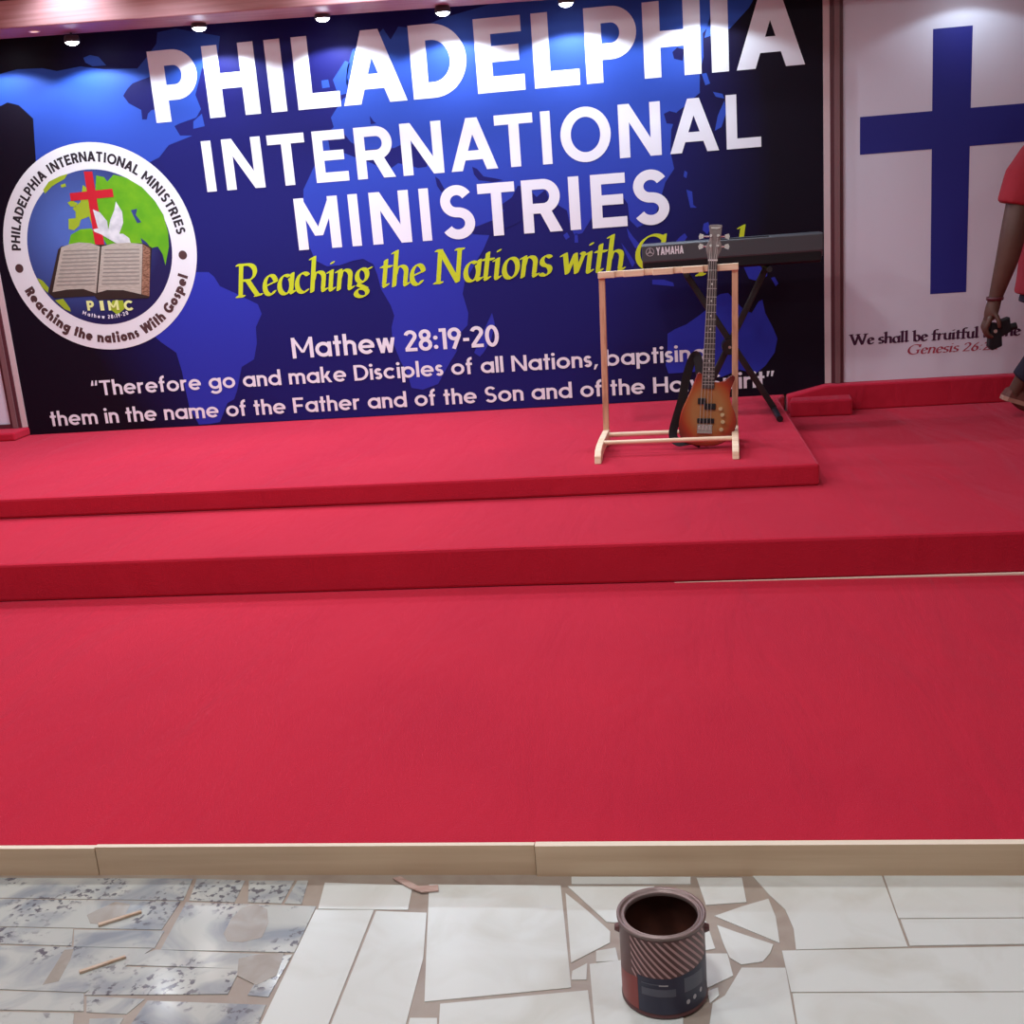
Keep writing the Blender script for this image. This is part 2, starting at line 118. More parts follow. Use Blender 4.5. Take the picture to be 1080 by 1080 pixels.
M['shoe'] = mat('brown_shoe', (0.14, 0.045, 0.035), 0.6)
M['bracelet'] = mat('maroon_band', (0.09, 0.012, 0.02), 0.5)
M['eye_white'] = mat('eye_white', (0.75, 0.72, 0.68), 0.3)
M['lip'] = mat('lip', (0.14, 0.05, 0.045), 0.5)
M['tin'] = mat('tin_rim', (0.24, 0.18, 0.17), 0.4, metal=0.6)
M['tin_in'] = mat('paint_residue', (0.055, 0.018, 0.012), 0.55, noise=(18, (0.10, 0.03, 0.018), ONE, 0.4, 0.7))
M['tin_body'] = mat('maroon_tin_print', (0.13, 0.050, 0.050), 0.4, noise=(7, (0.10, 0.035, 0.038), (1, 1, 0.3), 0.35, 0.7))
M['tin_red'] = mat('red_tin_print', (0.26, 0.035, 0.03), 0.4)
M['tin_stripe'] = mat('pink_stripe_print', (0.46, 0.27, 0.27), 0.4)
M['tin_navy'] = mat('navy_label_print', (0.022, 0.020, 0.05), 0.4)
M['tin_grey'] = mat('grey_label_print', (0.085, 0.085, 0.12), 0.4)
M['tin_pale'] = mat('pale_label_print', (0.45, 0.43, 0.46), 0.4)
M['scrap'] = mat('wood_scrap', (0.56, 0.44, 0.35), 0.8, noise=(30, (0.45, 0.29, 0.18), (1, 5, 5), 0.4, 0.7))
M['scrap_pink'] = mat('pinkish_scrap', (0.50, 0.36, 0.31), 0.8, noise=(30, (0.40, 0.26, 0.22), (1, 5, 5), 0.4, 0.7))

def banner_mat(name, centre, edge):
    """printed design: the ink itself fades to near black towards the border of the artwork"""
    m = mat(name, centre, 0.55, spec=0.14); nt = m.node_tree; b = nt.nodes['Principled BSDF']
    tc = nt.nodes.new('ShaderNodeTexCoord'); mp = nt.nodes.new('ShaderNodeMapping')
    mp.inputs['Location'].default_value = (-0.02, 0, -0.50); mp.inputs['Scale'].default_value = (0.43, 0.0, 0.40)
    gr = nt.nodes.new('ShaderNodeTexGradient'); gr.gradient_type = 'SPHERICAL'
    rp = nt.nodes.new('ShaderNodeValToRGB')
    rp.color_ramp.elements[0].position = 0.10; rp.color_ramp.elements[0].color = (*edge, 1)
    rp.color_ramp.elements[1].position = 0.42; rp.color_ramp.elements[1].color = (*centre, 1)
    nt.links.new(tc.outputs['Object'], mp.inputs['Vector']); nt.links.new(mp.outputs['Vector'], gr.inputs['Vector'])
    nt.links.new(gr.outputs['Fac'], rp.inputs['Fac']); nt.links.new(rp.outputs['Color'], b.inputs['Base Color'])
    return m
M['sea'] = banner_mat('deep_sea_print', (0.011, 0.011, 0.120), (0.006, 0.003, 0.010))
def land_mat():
    """colour of the map: mixes from ultramarine below to a greener blue above"""
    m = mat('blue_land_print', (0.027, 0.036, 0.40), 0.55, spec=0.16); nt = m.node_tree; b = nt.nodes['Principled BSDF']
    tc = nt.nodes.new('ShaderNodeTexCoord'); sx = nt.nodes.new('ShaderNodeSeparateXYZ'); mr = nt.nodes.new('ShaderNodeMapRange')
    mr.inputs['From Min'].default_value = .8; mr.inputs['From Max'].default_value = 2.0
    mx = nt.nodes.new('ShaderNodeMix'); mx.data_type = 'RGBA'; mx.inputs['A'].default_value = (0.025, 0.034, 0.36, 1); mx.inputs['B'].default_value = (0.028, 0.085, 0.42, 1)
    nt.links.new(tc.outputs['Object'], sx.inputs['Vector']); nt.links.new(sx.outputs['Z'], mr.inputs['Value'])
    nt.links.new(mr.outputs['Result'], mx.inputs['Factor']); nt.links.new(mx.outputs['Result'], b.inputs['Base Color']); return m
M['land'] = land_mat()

def globe_mat():
    m = mat('globe_blue_print', (0.05, 0.08, 0.32), 0.5, spec=0.3); nt = m.node_tree; b = nt.nodes['Principled BSDF']
    tc = nt.nodes.new('ShaderNodeTexCoord'); mp = nt.nodes.new('ShaderNodeMapping')
    mp.inputs['Location'].default_value = (1.91, 0, -1.17); mp.inputs['Scale'].default_value = (1, 0, 1)
    mp.vector_type = 'POINT'
    gr = nt.nodes.new('ShaderNodeTexGradient'); gr.gradient_type = 'SPHERICAL'
    rp = nt.nodes.new('ShaderNodeValToRGB')
    rp.color_ramp.elements[0].position = 0.45; rp.color_ramp.elements[0].color = (0.012, 0.010, 0.07, 1)
    rp.color_ramp.elements[1].position = 0.90; rp.color_ramp.elements[1].color = (0.07, 0.13, 0.42, 1)
    nt.links.new(tc.outputs['Object'], mp.inputs['Vector']); nt.links.new(mp.outputs['Vector'], gr.inputs['Vector'])
    nt.links.new(gr.outputs['Fac'], rp.inputs['Fac']); nt.links.new(rp.outputs['Color'], b.inputs['Base Color'])
    return m
M['globe'] = globe_mat()

def sunburst():
    m = mat('sunburst_lacquer', (0.5, 0.2, 0.06), 0.22, coat=0.4); nt = m.node_tree; b = nt.nodes['Principled BSDF']
    tc = nt.nodes.new('ShaderNodeTexCoord'); mp = nt.nodes.new('ShaderNodeMapping')
    mp.inputs['Location'].default_value = (-0.03, 0, -0.85); mp.inputs['Scale'].default_value = (6.4, 0, 5.2)
    gr = nt.nodes.new('ShaderNodeTexGradient'); gr.gradient_type = 'SPHERICAL'
    rp = nt.nodes.new('ShaderNodeValToRGB'); e = rp.color_ramp.elements
    e[0].position = 0.0; e[0].color = (0.12, 0.010, 0.008, 1); e[1].position = 0.55; e[1].color = (0.34, 0.15, 0.050, 1)
    k = e.new(0.22); k.color = (0.30, 0.028, 0.011, 1)
    k = e.new(0.36); k.color = (0.34, 0.085, 0.022, 1)
    nt.links.new(tc.outputs['Object'], mp.inputs['Vector']); nt.links.new(mp.outputs['Vector'], gr.inputs['Vector'])
    nt.links.new(gr.outputs['Fac'], rp.inputs['Fac']); nt.links.new(rp.outputs['Color'], b.inputs['Base Color'])
    return m
M['sunburst'] = sunburst()

def marble(name, base, vein, scale, lo, hi, spots=None, rough=0.22):
    m = mat(name, base, rough, spec=0.5); nt = m.node_tree; b = nt.nodes['Principled BSDF']
    tc = nt.nodes.new('ShaderNodeTexCoord')
    n = nt.nodes.new('ShaderNodeTexNoise'); n.inputs['Scale'].default_value = scale; n.inputs['Detail'].default_value = 7
    n.inputs['Distortion'].default_value = 1.2
    nt.links.new(tc.outputs['Object'], n.inputs['Vector'])
    rp = nt.nodes.new('ShaderNodeValToRGB'); rp.color_ramp.elements[0].position = lo; rp.color_ramp.elements[1].position = hi
    rp.color_ramp.elements[0].color = (*base, 1); rp.color_ramp.elements[1].color = (*vein, 1)
    nt.links.new(n.outputs['Fac'], rp.inputs['Fac']); out = rp.outputs['Color']
    if spots:
        n2 = nt.nodes.new('ShaderNodeTexNoise'); n2.inputs['Scale'].default_value = 62; n2.inputs['Detail'].default_value = 5
        n3 = nt.nodes.new('ShaderNodeTexNoise'); n3.inputs['Scale'].default_value = 6.5; n3.inputs['Detail'].default_value = 3
        nt.links.new(tc.outputs['Object'], n2.inputs['Vector']); nt.links.new(tc.outputs['Object'], n3.inputs['Vector'])
        a = nt.nodes.new('ShaderNodeMapRange'); a.inputs['From Min'].default_value = 0.53; a.inputs['From Max'].default_value = 0.60
        c = nt.nodes.new('ShaderNodeMapRange'); c.inputs['From Min'].default_value = 0.50; c.inputs['From Max'].default_value = 0.58
        nt.links.new(n2.outputs['Fac'], a.inputs['Value']); nt.links.new(n3.outputs['Fac'], c.inputs['Value'])
        mu = nt.nodes.new('ShaderNodeMath'); mu.operation = 'MULTIPLY'
        nt.links.new(a.outputs['Result'], mu.inputs[0]); nt.links.new(c.outputs['Result'], mu.inputs[1])
        mx = nt.nodes.new('ShaderNodeMix'); mx.data_type = 'RGBA'; mx.inputs['B'].default_value = (*spots, 1)
        nt.links.new(mu.outputs['Value'], mx.inputs['Factor']); nt.links.new(out, mx.inputs['A']); out = mx.outputs['Result']
    nt.links.new(out, b.inputs['Base Color']); return m
M['grout'] = marble('brown_grout', (0.34, 0.29, 0.24), (0.28, 0.22, 0.18), 9, 0.35, 0.7, rough=0.45)
M['tile_pale'] = marble('pale_marble', (0.62, 0.65, 0.62), (0.54, 0.55, 0.50), 5, 0.45, 0.72)
M['tile_mott'] = marble('mottled_marble', (0.47, 0.49, 0.46), (0.25, 0.28, 0.31), 7, 0.42, 0.66, spots=(0.13, 0.13, 0.15), rough=0.12)

M['tile_stain'] = marble('tan_marble_patch', (0.28, 0.245, 0.205), (0.36, 0.34, 0.30), 12, 0.35, 0.7)
def floor_far():
    m = mat('random_marble_floor', (0.6, 0.59, 0.54), 0.2); nt = m.node_tree; b = nt.nodes['Principled BSDF']
    tc = nt.nodes.new('ShaderNodeTexCoord')
    v = nt.nodes.new('ShaderNodeTexVoronoi'); v.feature = 'DISTANCE_TO_EDGE'; v.inputs['Scale'].default_value = 3.6
    v2 = nt.nodes.new('ShaderNodeTexVoronoi'); v2.inputs['Scale'].default_value = 3.6
    nt.links.new(tc.outputs['Object'], v.inputs['Vector']); nt.links.new(tc.outputs['Object'], v2.inputs['Vector'])
    lt = nt.nodes.new('ShaderNodeMath'); lt.operation = 'LESS_THAN'; lt.inputs[1].default_value = 0.035
    nt.links.new(v.outputs['Distance'], lt.inputs[0])
    rp = nt.nodes.new('ShaderNodeValToRGB'); rp.color_ramp.elements[0].color = (0.60, 0.58, 0.52, 1); rp.color_ramp.elements[1].color = (0.66, 0.65, 0.60, 1)
    nt.links.new(v2.outputs['Color'], rp.inputs['Fac'])
    mx = nt.nodes.new('ShaderNodeMix'); mx.data_type = 'RGBA'; mx.inputs['B'].default_value = (0.34, 0.28, 0.22, 1)
    nt.links.new(lt.outputs['Value'], mx.inputs['Factor']); nt.links.new(rp.outputs['Color'], mx.inputs['A'])
    nt.links.new(mx.outputs['Result'], b.inputs['Base Color']); return m
M['floor_far'] = floor_far()

# ------------------------------------------------------------------ object helpers
ORG = {}
def thing(name, label, cat, loc=(0, 0, 0), rot=None, group=None):
    o = bpy.data.objects.new(name, None); o.empty_display_size = 0.1; COL.objects.link(o)
    o.location = loc
    if rot: o.rotation_euler = rot
    o['label'] = label; o['category'] = cat
    if group: o['group'] = group
    ORG[o] = Vector((0, 0, 0)) if rot else Vector(loc)
    return o
def tag(o, label, cat, group=None):
    o['label'] = label; o['category'] = cat
    if group: o['group'] = group
    return o
class MB:
    """collects polygons (world coordinates) with material slots"""
    def __init__(s): s.v = []; s.f = []; s.m = []; s.mats = []; s.sm = []
    def slot(s, m):
        if m not in s.mats: s.mats.append(m)
        return s.mats.index(m)
    def add(s, verts, faces, m, smooth=False):
        k = len(s.v); s.v += [tuple(x) for x in verts]; i = s.slot(m)
        for f in faces: s.f.append([k + q for q in f]); s.m.append(i); s.sm.append(smooth)
        return s
    def box(s, a, b, m):
        x0, y0, z0 = a; x1, y1, z1 = b
        return s.add([(x0,y0,z0),(x1,y0,z0),(x1,y1,z0),(x0,y1,z0),(x0,y0,z1),(x1,y0,z1),(x1,y1,z1),(x0,y1,z1)],
              [(0,3,2,1),(4,5,6,7),(0,1,5,4),(1,2,6,5),(2,3,7,6),(3,0,4,7)], m)
    def prism(s, poly, axis, a, b, m):
        """poly: 2-D outline; axis 'x': (y,z) extruded in x; 'y': (x,z) in y; 'z': (x,y) in z"""
        def P(p, t): return (t, p[0], p[1]) if axis == 'x' else (p[0], t, p[1]) if axis == 'y' else (p[0], p[1], t)
        n = len(poly)
        return s.add([P(p, a) for p in poly] + [P(p, b) for p in poly],
              [tuple(range(n)), tuple(reversed(range(n, 2*n)))] + [(i, i+n, (i+1) % n + n, (i+1) % n) for i in range(n)], m)
    def tube(s, pts, r, m, n=10, cap=True):
        pts = [Vector(p) for p in pts]; rs = r if isinstance(r, (list, tuple)) else [r] * len(pts)
        V = []; F = []; prev = None
        for i, p in enumerate(pts):
            t = (pts[min(i+1, len(pts)-1)] - pts[max(i-1, 0)]).normalized()
            if prev is None: a = t.orthogonal().normalized()
            else: a = (prev - t * prev.dot(t)).normalized()
            prev = a; b = t.cross(a)
            V += [p + (a * math.cos(2*math.pi*k/n) + b * math.sin(2*math.pi*k/n)) * rs[i] for k in range(n)]
        for i in range(len(pts)-1):
            F += [(i*n+k, i*n+(k+1) % n, (i+1)*n+(k+1) % n, (i+1)*n+k) for k in range(n)]
        s.add(V, F, m, True)
        if cap:
            s.add(V[:n], [tuple(reversed(range(n)))], m); s.add(V[-n:], [tuple(range(n))], m)
        return s
    def lathe(s, prof, c, m, n=48, a0=0, a1=2*math.pi):
        full = abs(a1 - a0 - 2*math.pi) < 1e-6; k = n if full else n + 1; V = []; F = []
        for r, z in prof:
            V += [(c[0] + r*math.cos(a0 + (a1-a0)*i/n), c[1] + r*math.sin(a0 + (a1-a0)*i/n), c[2] + z) for i in range(k)]
        for j in range(len(prof)-1):
            for i in range(n):
                i2 = (i+1) % k
                F.append((j*k+i, j*k+i2, (j+1)*k+i2, (j+1)*k+i))
        return s.add(V, F, m, True)
    def build(s, name, parent=None, kind=None, bevel=None, smooth=None):
        off = ORG.get(parent, Vector((0, 0, 0))) if parent else Vector((0, 0, 0))
        me = bpy.data.meshes.new(name)
        me.from_pydata([tuple(Vector(v) - off) for v in s.v], [], s.f); me.update()
        for m in s.mats: me.materials.append(M[m])
        for p, i, q in zip(me.polygons, s.m, s.sm): p.material_index = i; p.use_smooth = q
        o = bpy.data.objects.new(name, me); COL.objects.link(o)
        if parent: o.parent = parent
        ORG[o] = off
        if kind: o['kind'] = kind
        if bevel:
            bv = o.modifiers.new('bevel', 'BEVEL'); bv.width = bevel; bv.segments = 2; bv.limit_method = 'ANGLE'; bv.angle_limit = R(40)
        return o

# ------------------------------------------------------------------ lettering engine: outlines in a cap-height = 1 frame
def arcp(cx, cy, rx, ry, a0, a1, n=18):
    return [(cx + rx*math.cos(R(a0 + (a1-a0)*i/n)), cy + ry*math.sin(R(a0 + (a1-a0)*i/n))) for i in range(n+1)]
def thick(pts, t, ty=None):
    """quads of a butt-ended stroke of width t along pts"""
    n = len(pts); off = []
    for i in range(n):
        def nrm(a, b):
            dx, dy = b[0]-a[0], b[1]-a[1]; l = math.hypot(dx, dy) or 1; return (-dy/l, dx/l)
        if i == 0: k = nrm(pts[0], pts[1])
        elif i == n-1: k = nrm(pts[-2], pts[-1])
        else:
            a, b = nrm(pts[i-1], pts[i]), nrm(pts[i], pts[i+1]); sx, sy = a[0]+b[0], a[1]+b[1]; l2 = sx*sx+sy*sy
            k = (2*sx/l2, 2*sy/l2) if l2 > 0.4 else a
        off.append((k[0]*t/2, k[1]*(ty or t)/2))
    return [[(pts[i][0]+off[i][0], pts[i][1]+off[i][1]), (pts[i][0]-off[i][0], pts[i][1]-off[i][1]),
             (pts[i+1][0]-off[i+1][0], pts[i+1][1]-off[i+1][1]), (pts[i+1][0]+off[i+1][0], pts[i+1][1]+off[i+1][1])] for i in range(n-1)]
def zipq(o, i): return [[o[k], i[k], i[k+1], o[k+1]] for k in range(len(o)-1)]
def rect(x0, y0, x1, y1): return [(x0, y0), (x1, y0), (x1, y1), (x0, y1)]
def para(x0, y0, x1, y1, s): return [(x0, y0), (x0+s, y0), (x1+s, y1), (x1, y1)]
def cap(c, w, s):
    """bold geometric capital, height 1, width w, stem s"""
    h = 0.92*s
    if c == 'I': return [rect(0, 0, w, 1)]
    if c == 'H': return [rect(0,0,s,1), rect(w-s,0,w,1), rect(s,.5-h/2,w-s,.5+h/2)]
    if c == 'L': return [rect(0,0,s,1), rect(s,0,w,h)]
    if c == 'T': return [rect(0,1-h,w,1), rect(w/2-s/2,0,w/2+s/2,1-h)]
    if c == 'E': return [rect(0,0,s,1), rect(s,0,w,h), rect(s,1-h,w*.98,1), rect(s,.515-h/2,w*.91,.515+h/2)]
    if c == 'F': return [rect(0,0,s,1), rect(s,1-h,w,1), rect(s,.47-h/2,w*.9,.47+h/2)]
    if c == 'A':
        q = 1.1*s; x = lambda y: (w/2-q/2)*y
        return [para(0,0,w/2-q/2,1,q), para(w-q,0,w/2-q/2,1,q), [(x(.2)+q*.6,.2),(w-x(.2)-q*.6,.2),(w-x(.2+h*.95)-q*.6,.2+h*.95),(x(.2+h*.95)+q*.6,.2+h*.95)]]
    if c == 'V': q = 1.1*s; return [para(w/2-q/2,0,0,1,q), para(w/2-q/2,0,w-q,1,q)]
    if c == 'W': q = 1.0*s; a = w*.27; return [para(a-q/2,0,0,1,q), para(a-q/2,0,w/2-q/2,1,q), para(w-a-q/2,0,w/2-q/2,1,q), para(w-a-q/2,0,w-q,1,q)]
    if c == 'Y': q = 1.05*s; return [para(w/2-q/2,.42,0,1,q), para(w/2-q/2,.42,w-q,1,q), rect(w/2-s/2,0,w/2+s/2,.46)]
    if c == 'N': q = 1.22*s; return [rect(0,0,s,1), rect(w-s,0,w,1), [(0,1),(q*.86,1),(w,0),(w-q*.86,0)]]
    if c == 'M':
        q = 1.12*s; yb = .26
        return [rect(0,0,s,1), rect(w-s,0,w,1), [(0,1),(q*.75,1),(w/2+q*.36,yb),(w/2-q*.36,yb)], [(w,1),(w-q*.75,1),(w/2-q*.36,yb),(w/2+q*.36,yb)]]
    if c in 'DPR':
        yb = 0 if c == 'D' else (.30 if c == 'P' else .36); ry = (1-yb)/2; cy = (1+yb)/2
        ww = w if c != 'R' else w*.97
        rx = min(ry*1.02, ww*.62); xc = ww-rx
        o = [(s*.5,1)] + arcp(xc,cy,rx,ry,90,-90,22) + [(s*.5,yb)]
        i = [(s*.5,1-h)] + arcp(xc,cy,rx-s,ry-h,90,-90,22) + [(s*.5,yb+h)]
        g = [rect(0,0,s,1)] + zipq(o, i)
        if c == 'R': g.append([(w*.38,yb+h*.6),(w*.38+s*1.15,yb+h*.6),(w,0),(w-s*1.2,0)])
        return g
    if c == 'O': return zipq(arcp(w/2,.5,w/2,.52,0,360,40), arcp(w/2,.5,w/2-s,.52-h,0,360,40))
    if c == 'C': return zipq(arcp(w*.52,.5,w*.52,.52,42,318,32), arcp(w*.52,.5,w*.52-s,.52-h,42,318,32))
    if c == 'G': return zipq(arcp(w*.52,.5,w*.52,.52,42,325,32), arcp(w*.52,.5,w*.52-s,.52-h,42,325,32)) + [rect(w-s,.10,w,.52), rect(w*.55,.52-h,w,.52)]
    if c == 'S':
        ry = (1.03-h)/4; rx = (w-s)/2
        p = arcp(w/2,1.015-h/2-ry,rx*.94,ry,28,270,24)[:-1] + arcp(w/2,-.015+h/2+ry,rx,ry,90,-152,24)
        return thick(p, s*.96, h)
    return []
CAPW = dict(I=.21,H=.78,L=.6,T=.66,E=.64,F=.6,A=.86,V=.84,W=1.2,Y=.8,N=.82,M=.95,D=.8,P=.66,R=.72,O=1.0,C=.86,G=.95,S=.64)
def gothic(c, t):
    """geometric lower case, figures and marks; returns (polygons, width)"""
    X = .72; r = (X-t)/2; cy = X/2
    def stem(x, y0, y1): return [rect(x-t/2, y0, x+t/2, y1)]
    ring = lambda cx: thick(arcp(cx, cy, r, r, 0, 360, 28), t)
    if c in CAPW and c.isupper():
        w = CAPW[c] if c != 'I' else t; return cap(c, w, t), w
    L = t/2; D = 2*r + t
    if c == 'o': return ring(r+L), D
    if c == 'c': return thick(arcp(r+L,cy,r,r,45,315,24), t), D*.92
    if c == 'e': return thick(arcp(r+L,cy,r,r,0,318,26), t) + [rect(t*.6, cy-t*.42, D-t*.1, cy+t*.42)], D
    if c == 'a': return ring(r+L) + stem(2*r+L,0,X), D
    if c == 'd': return ring(r+L) + stem(2*r+L,0,1.03), D
    if c == 'b': return ring(r+L) + stem(L,0,1.03), D
    if c == 'p': return ring(r+L) + stem(L,-.28,X), D
    if c == 'q': return ring(r+L) + stem(2*r+L,-.28,X), D
    if c == 'g': return ring(r+L) + stem(2*r+L,-.02,X) + thick(arcp(r+L,-.02,r,.22,0,-150,16), t), D
    ra = .18; 
    def arch(x0, w): return thick([(x0, X*.45)] + arcp(x0+w/2, X-t/2-w/2*.9, w/2, w/2*.9, 180, 0, 16) + [(x0+w, 0)], t)
    if c in 'nh': return stem(L,0,1.03 if c == 'h' else X) + arch(L,.40), .40+t
    if c == 'm': return stem(L,0,X) + arch(L,.38) + arch(L+.38,.38), .76+t
    if c == 'u': return stem(L+.40,0,X) + [[(L+.40-(x-L), X-y) for x, y in q] for q in arch(L,.40)], .40+t
    if c == 'r': return stem(L,0,X) + thick([(L,X*.4)] + arcp(L+.22,X-t/2-.2,.22,.2,180,75,10), t), .30+L
    if c in 'il': return (stem(L,0,1.03) if c == 'l' else stem(L,0,X) + [arcp(L,.93,t*.62,t*.62,0,330,11)]), t
    if c == 't': return stem(.17,0,.98) + [rect(0,X-t*.9,.36,X)], .36
    if c == 'f': return stem(.15,0,.80) + thick(arcp(.33,.80,.18,.20,180,85,10), t) + [rect(0,X-t*.9,.34,X)], .36
    if c == 'k': return stem(L,0,1.03) + [para(t*.7,.30,.36,X,t*1.15), para(.42,0,.18,.42,t*1.15)], .42+t*1.15
    if c == 's':
        ry = (X-t)/4; w = .42; rx = (w-t)/2
        return thick(arcp(w/2,X-t/2-ry,rx,ry,25,270,16)[:-1] + arcp(w/2,t/2+ry,rx,ry,90,-155,16), t), w
    if c == 'v': w = .56; return [para(w/2-t/2,0,0,X,t*1.05), para(w/2-t/2,0,w-t,X,t*1.05)], w
    if c == 'y': w = .56; return [para(w/2-t/2,0,0,X,t*1.05), para(w/2-t/2-.16,-.28,w-t,X,t*1.05)], w
    if c == 'w':
        w = .82; a = .24
        return [para(a-t/2,0,0,X,t), para(a-t/2,0,w/2-t/2,X,t), para(w-a-t/2,0,w/2-t/2,X,t), para(w-a-t/2,0,w-t,X,t)], w
    if c == '1': return [rect(.14,0,.14+t,1), [(0,.84),(0,1),(.16,1),(.16,.84)]], .14+t
    if c == '2': return thick(arcp(.25,.72,.20,.20,165,-35,16) + [(.06,t*.6)], t) + [rect(0,0,.52,t*.95)], .54
    if c == '8': return thick(arcp(.26,.74,.18,.185,0,360,22), t) + thick(arcp(.26,.285,.21,.215,0,360,22), t), .54
    if c == '9': return thick(arcp(.26,.70,.21,.225,0,360,24), t) + thick([(.46,.62),(.20,0)], t), .54
    if c == '0': return thick(arcp(.27,.5,.21,.43,0,360,30), t), .55
    if c == '6': return thick(arcp(.26,.30,.21,.225,0,360,24), t) + thick([(.06,.38),(.32,1)], t), .54
    if c == ':': return [arcp(L,.14,t*.6,t*.6,0,330,11), arcp(L,.58,t*.6,t*.6,0,330,11)], t
    if c == '-': return [rect(0,.33,.26,.33+t*.9)], .26
    if c == ',': return [[(0,-.17),(.09,-.17),(.24,.15),(.07,.15)]], .2
    if c in '\u201c\u201d':
        f = -1 if c == '\u201c' else 1; g = []
        for x in (0, .22): g.append([(x+.03,.66),(x+.11,.66),(x+.20,1.0),(x+.05,1.0)] if f > 0 else [(x+.0,.68),(x+.15,.68),(x+.17,1.02),(x+.09,1.02)])
        return g, .42
    return [], .3
def hull(P):
    P = sorted(set((round(x,5), round(y,5)) for x, y in P))
    def half(Q):
        o = []
        for p in Q:
            while len(o) > 1 and (o[-1][0]-o[-2][0])*(p[1]-o[-2][1]) - (o[-1][1]-o[-2][1])*(p[0]-o[-2][0]) <= 0: o.pop()
            o.append(p)
        return o
    a, b = half(P), half(P[::-1]); return a[:-1] + b[:-1]
def pen(paths, a, b, ang):
    """broad-nib pen: every stroke is the hull of the nib moved along it"""
    ca, sa = math.cos(R(ang)), math.sin(R(ang)); nib = []
    for k in range(8):
        x, y = a*math.cos(k*math.pi/4), b*math.sin(k*math.pi/4); nib.append((x*ca-y*sa, x*sa+y*ca))
    out = []
    for p in paths:
        for i in range(len(p)-1):
            out.append(hull([(p[i][0]+x, p[i][1]+y) for x, y in nib] + [(p[i+1][0]+x, p[i+1][1]+y) for x, y in nib]))
    return out
def serif(c, X=.62):
    """calligraphic skeletons; returns (paths, width)"""
    A = arcp
    tick = lambda x, y: [(x-.09, y-.05), (x, y)]
    exit_ = lambda x: [(x, .06), (x+.03, 0), (x+.10, .06)]
    foot = lambda x, y=0: [(x-.09, y), (x+.09, y)]
    if c == 'R': return [[(.14,0),(.14,1)], foot(.14), [(.03,1),(.14,1)], [(.14,1)]+A(.34,.75,.22,.25,90,-90,12)+[(.14,.5)], [(.34,.5),(.66,0)], [(.60,0),(.76,.02)]], .76
    if c == 'N': return [[(.12,0),(.12,1)], foot(.12), [(.02,1),(.14,1)], [(.12,1),(.68,0)], [(.68,0),(.68,1)], foot(.68,1)], .80
    if c == 'G': return [A(.46,.5,.40,.5,48,300,26), [(.70,.08),(.70,.42)], foot(.70,.42), [(.74,.98),(.74,.74)]], .84
    if c == 'W': return [[(.04,1),(.30,0)], [(.30,0),(.52,.95)], [(.50,.95),(.78,0)], [(.78,0),(1.02,1)], foot(.04,1), foot(1.02,1), foot(.5,1)], 1.06
    if c == 'a': return [A(.22,.28,.18,.30,60,400,22), [(.42,X),(.40,.1)], exit_(.40)], .46
    if c == 'b': return [[(.10,1.05),(.10,.04)], tick(.10,1.05), A(.26,.30,.17,.30,165,-165,20)], .46
    if c == 'c': return [A(.24,.30,.19,.31,50,310,18)], .38
    if c == 'd': return [A(.22,.28,.18,.30,60,400,22), [(.42,1.05),(.40,.1)], tick(.42,1.05), exit_(.40)], .46
    if c == 'e': return [[(.08,.27),(.36,.40)], A(.22,.30,.17,.31,18,318,22)], .40
    if c == 'f': return [[(.12,0),(.14,.80)], A(.28,.82,.14,.20,180,60,8), [(.02,X),(.30,X)], foot(.12)], .28
    if c == 'g': return [A(.22,.40,.15,.21,0,360,20), [(.32,.56),(.46,.62)], [(.16,.20),(.12,.11),(.24,.05),(.36,-.02)], A(.23,-.14,.17,.13,40,400,20)], .46
    if c == 'h': return [[(.10,1.08),(.08,0)], tick(.10,1.08), [(.10,.34)]+A(.26,X-.19,.15,.18,150,0,10)+[(.40,.1)], exit_(.40)], .48
    if c == 'i': return [[(.10,X),(.09,.08)], tick(.10,X), exit_(.09), [(.11,.86),(.125,.875)]], .20
    if c == 'l': return [[(.10,1.08),(.09,.08)], tick(.10,1.08), exit_(.09)], .20
    if c == 'n': return [[(.10,X),(.08,0)], tick(.10,X), [(.10,.34)]+A(.26,X-.19,.15,.18,150,0,10)+[(.40,.1)], exit_(.40)], .48
    if c == 'o': return [A(.24,.30,.19,.31,0,360,26)], .46
    if c == 'p': return [[(.10,X),(.08,-.30)], tick(.10,X), foot(.08,-.30), A(.26,.30,.17,.31,165,-165,20)], .46
    if c == 'r': return [[(.10,X),(.08,0)], tick(.10,X), [(.10,.36),(.18,.56),(.30,.58)]], .32
    if c == 's': return [A(.19,.455,.13,.15,40,270,12)[:-1]+A(.17,.155,.14,.15,90,-140,12)], .33
    if c == 't': return [[(.13,.82),(.11,.10)], [(.02,X),(.28,X)], exit_(.11)], .27
    if c == 'u': return [[(.10,X),(.09,.2)]+A(.24,.18,.15,.17,180,330,8), [(.42,X),(.40,.1)], tick(.10,X), exit_(.40)], .48
    if c == 'w': return [[(.06,X),(.16,.02)], tick(.06,X), [(.16,.02),(.34,X-.02)], [(.34,X-.02),(.42,.02)], [(.42,.02),(.58,X-.04)], [(.58,X-.04),(.53,X)]], .60
    if c == '2': return [A(.22,.66,.17,.22,165,-35,12)+[(.06,.04)], [(.06,.03),(.42,.03)]], .46
    if c == '6': return [A(.24,.24,.17,.24,0,360,22), [(.08,.30),(.18,.62),(.36,.85)]], .46
    if c == ':': return [[(.08,.10),(.095,.11)], [(.10,.52),(.115,.53)]], .20
    return [], .26
def put(mb, polys, fn, m, y):
    for k, p in enumerate(polys):                      # a hair of relief between overlapping strokes
        q = [fn(a, b) for a, b in p]; yk = y - .00002*(k % 60)
        mb.add([(a, yk, b) for a, b in q], [tuple(range(len(q)))], m)
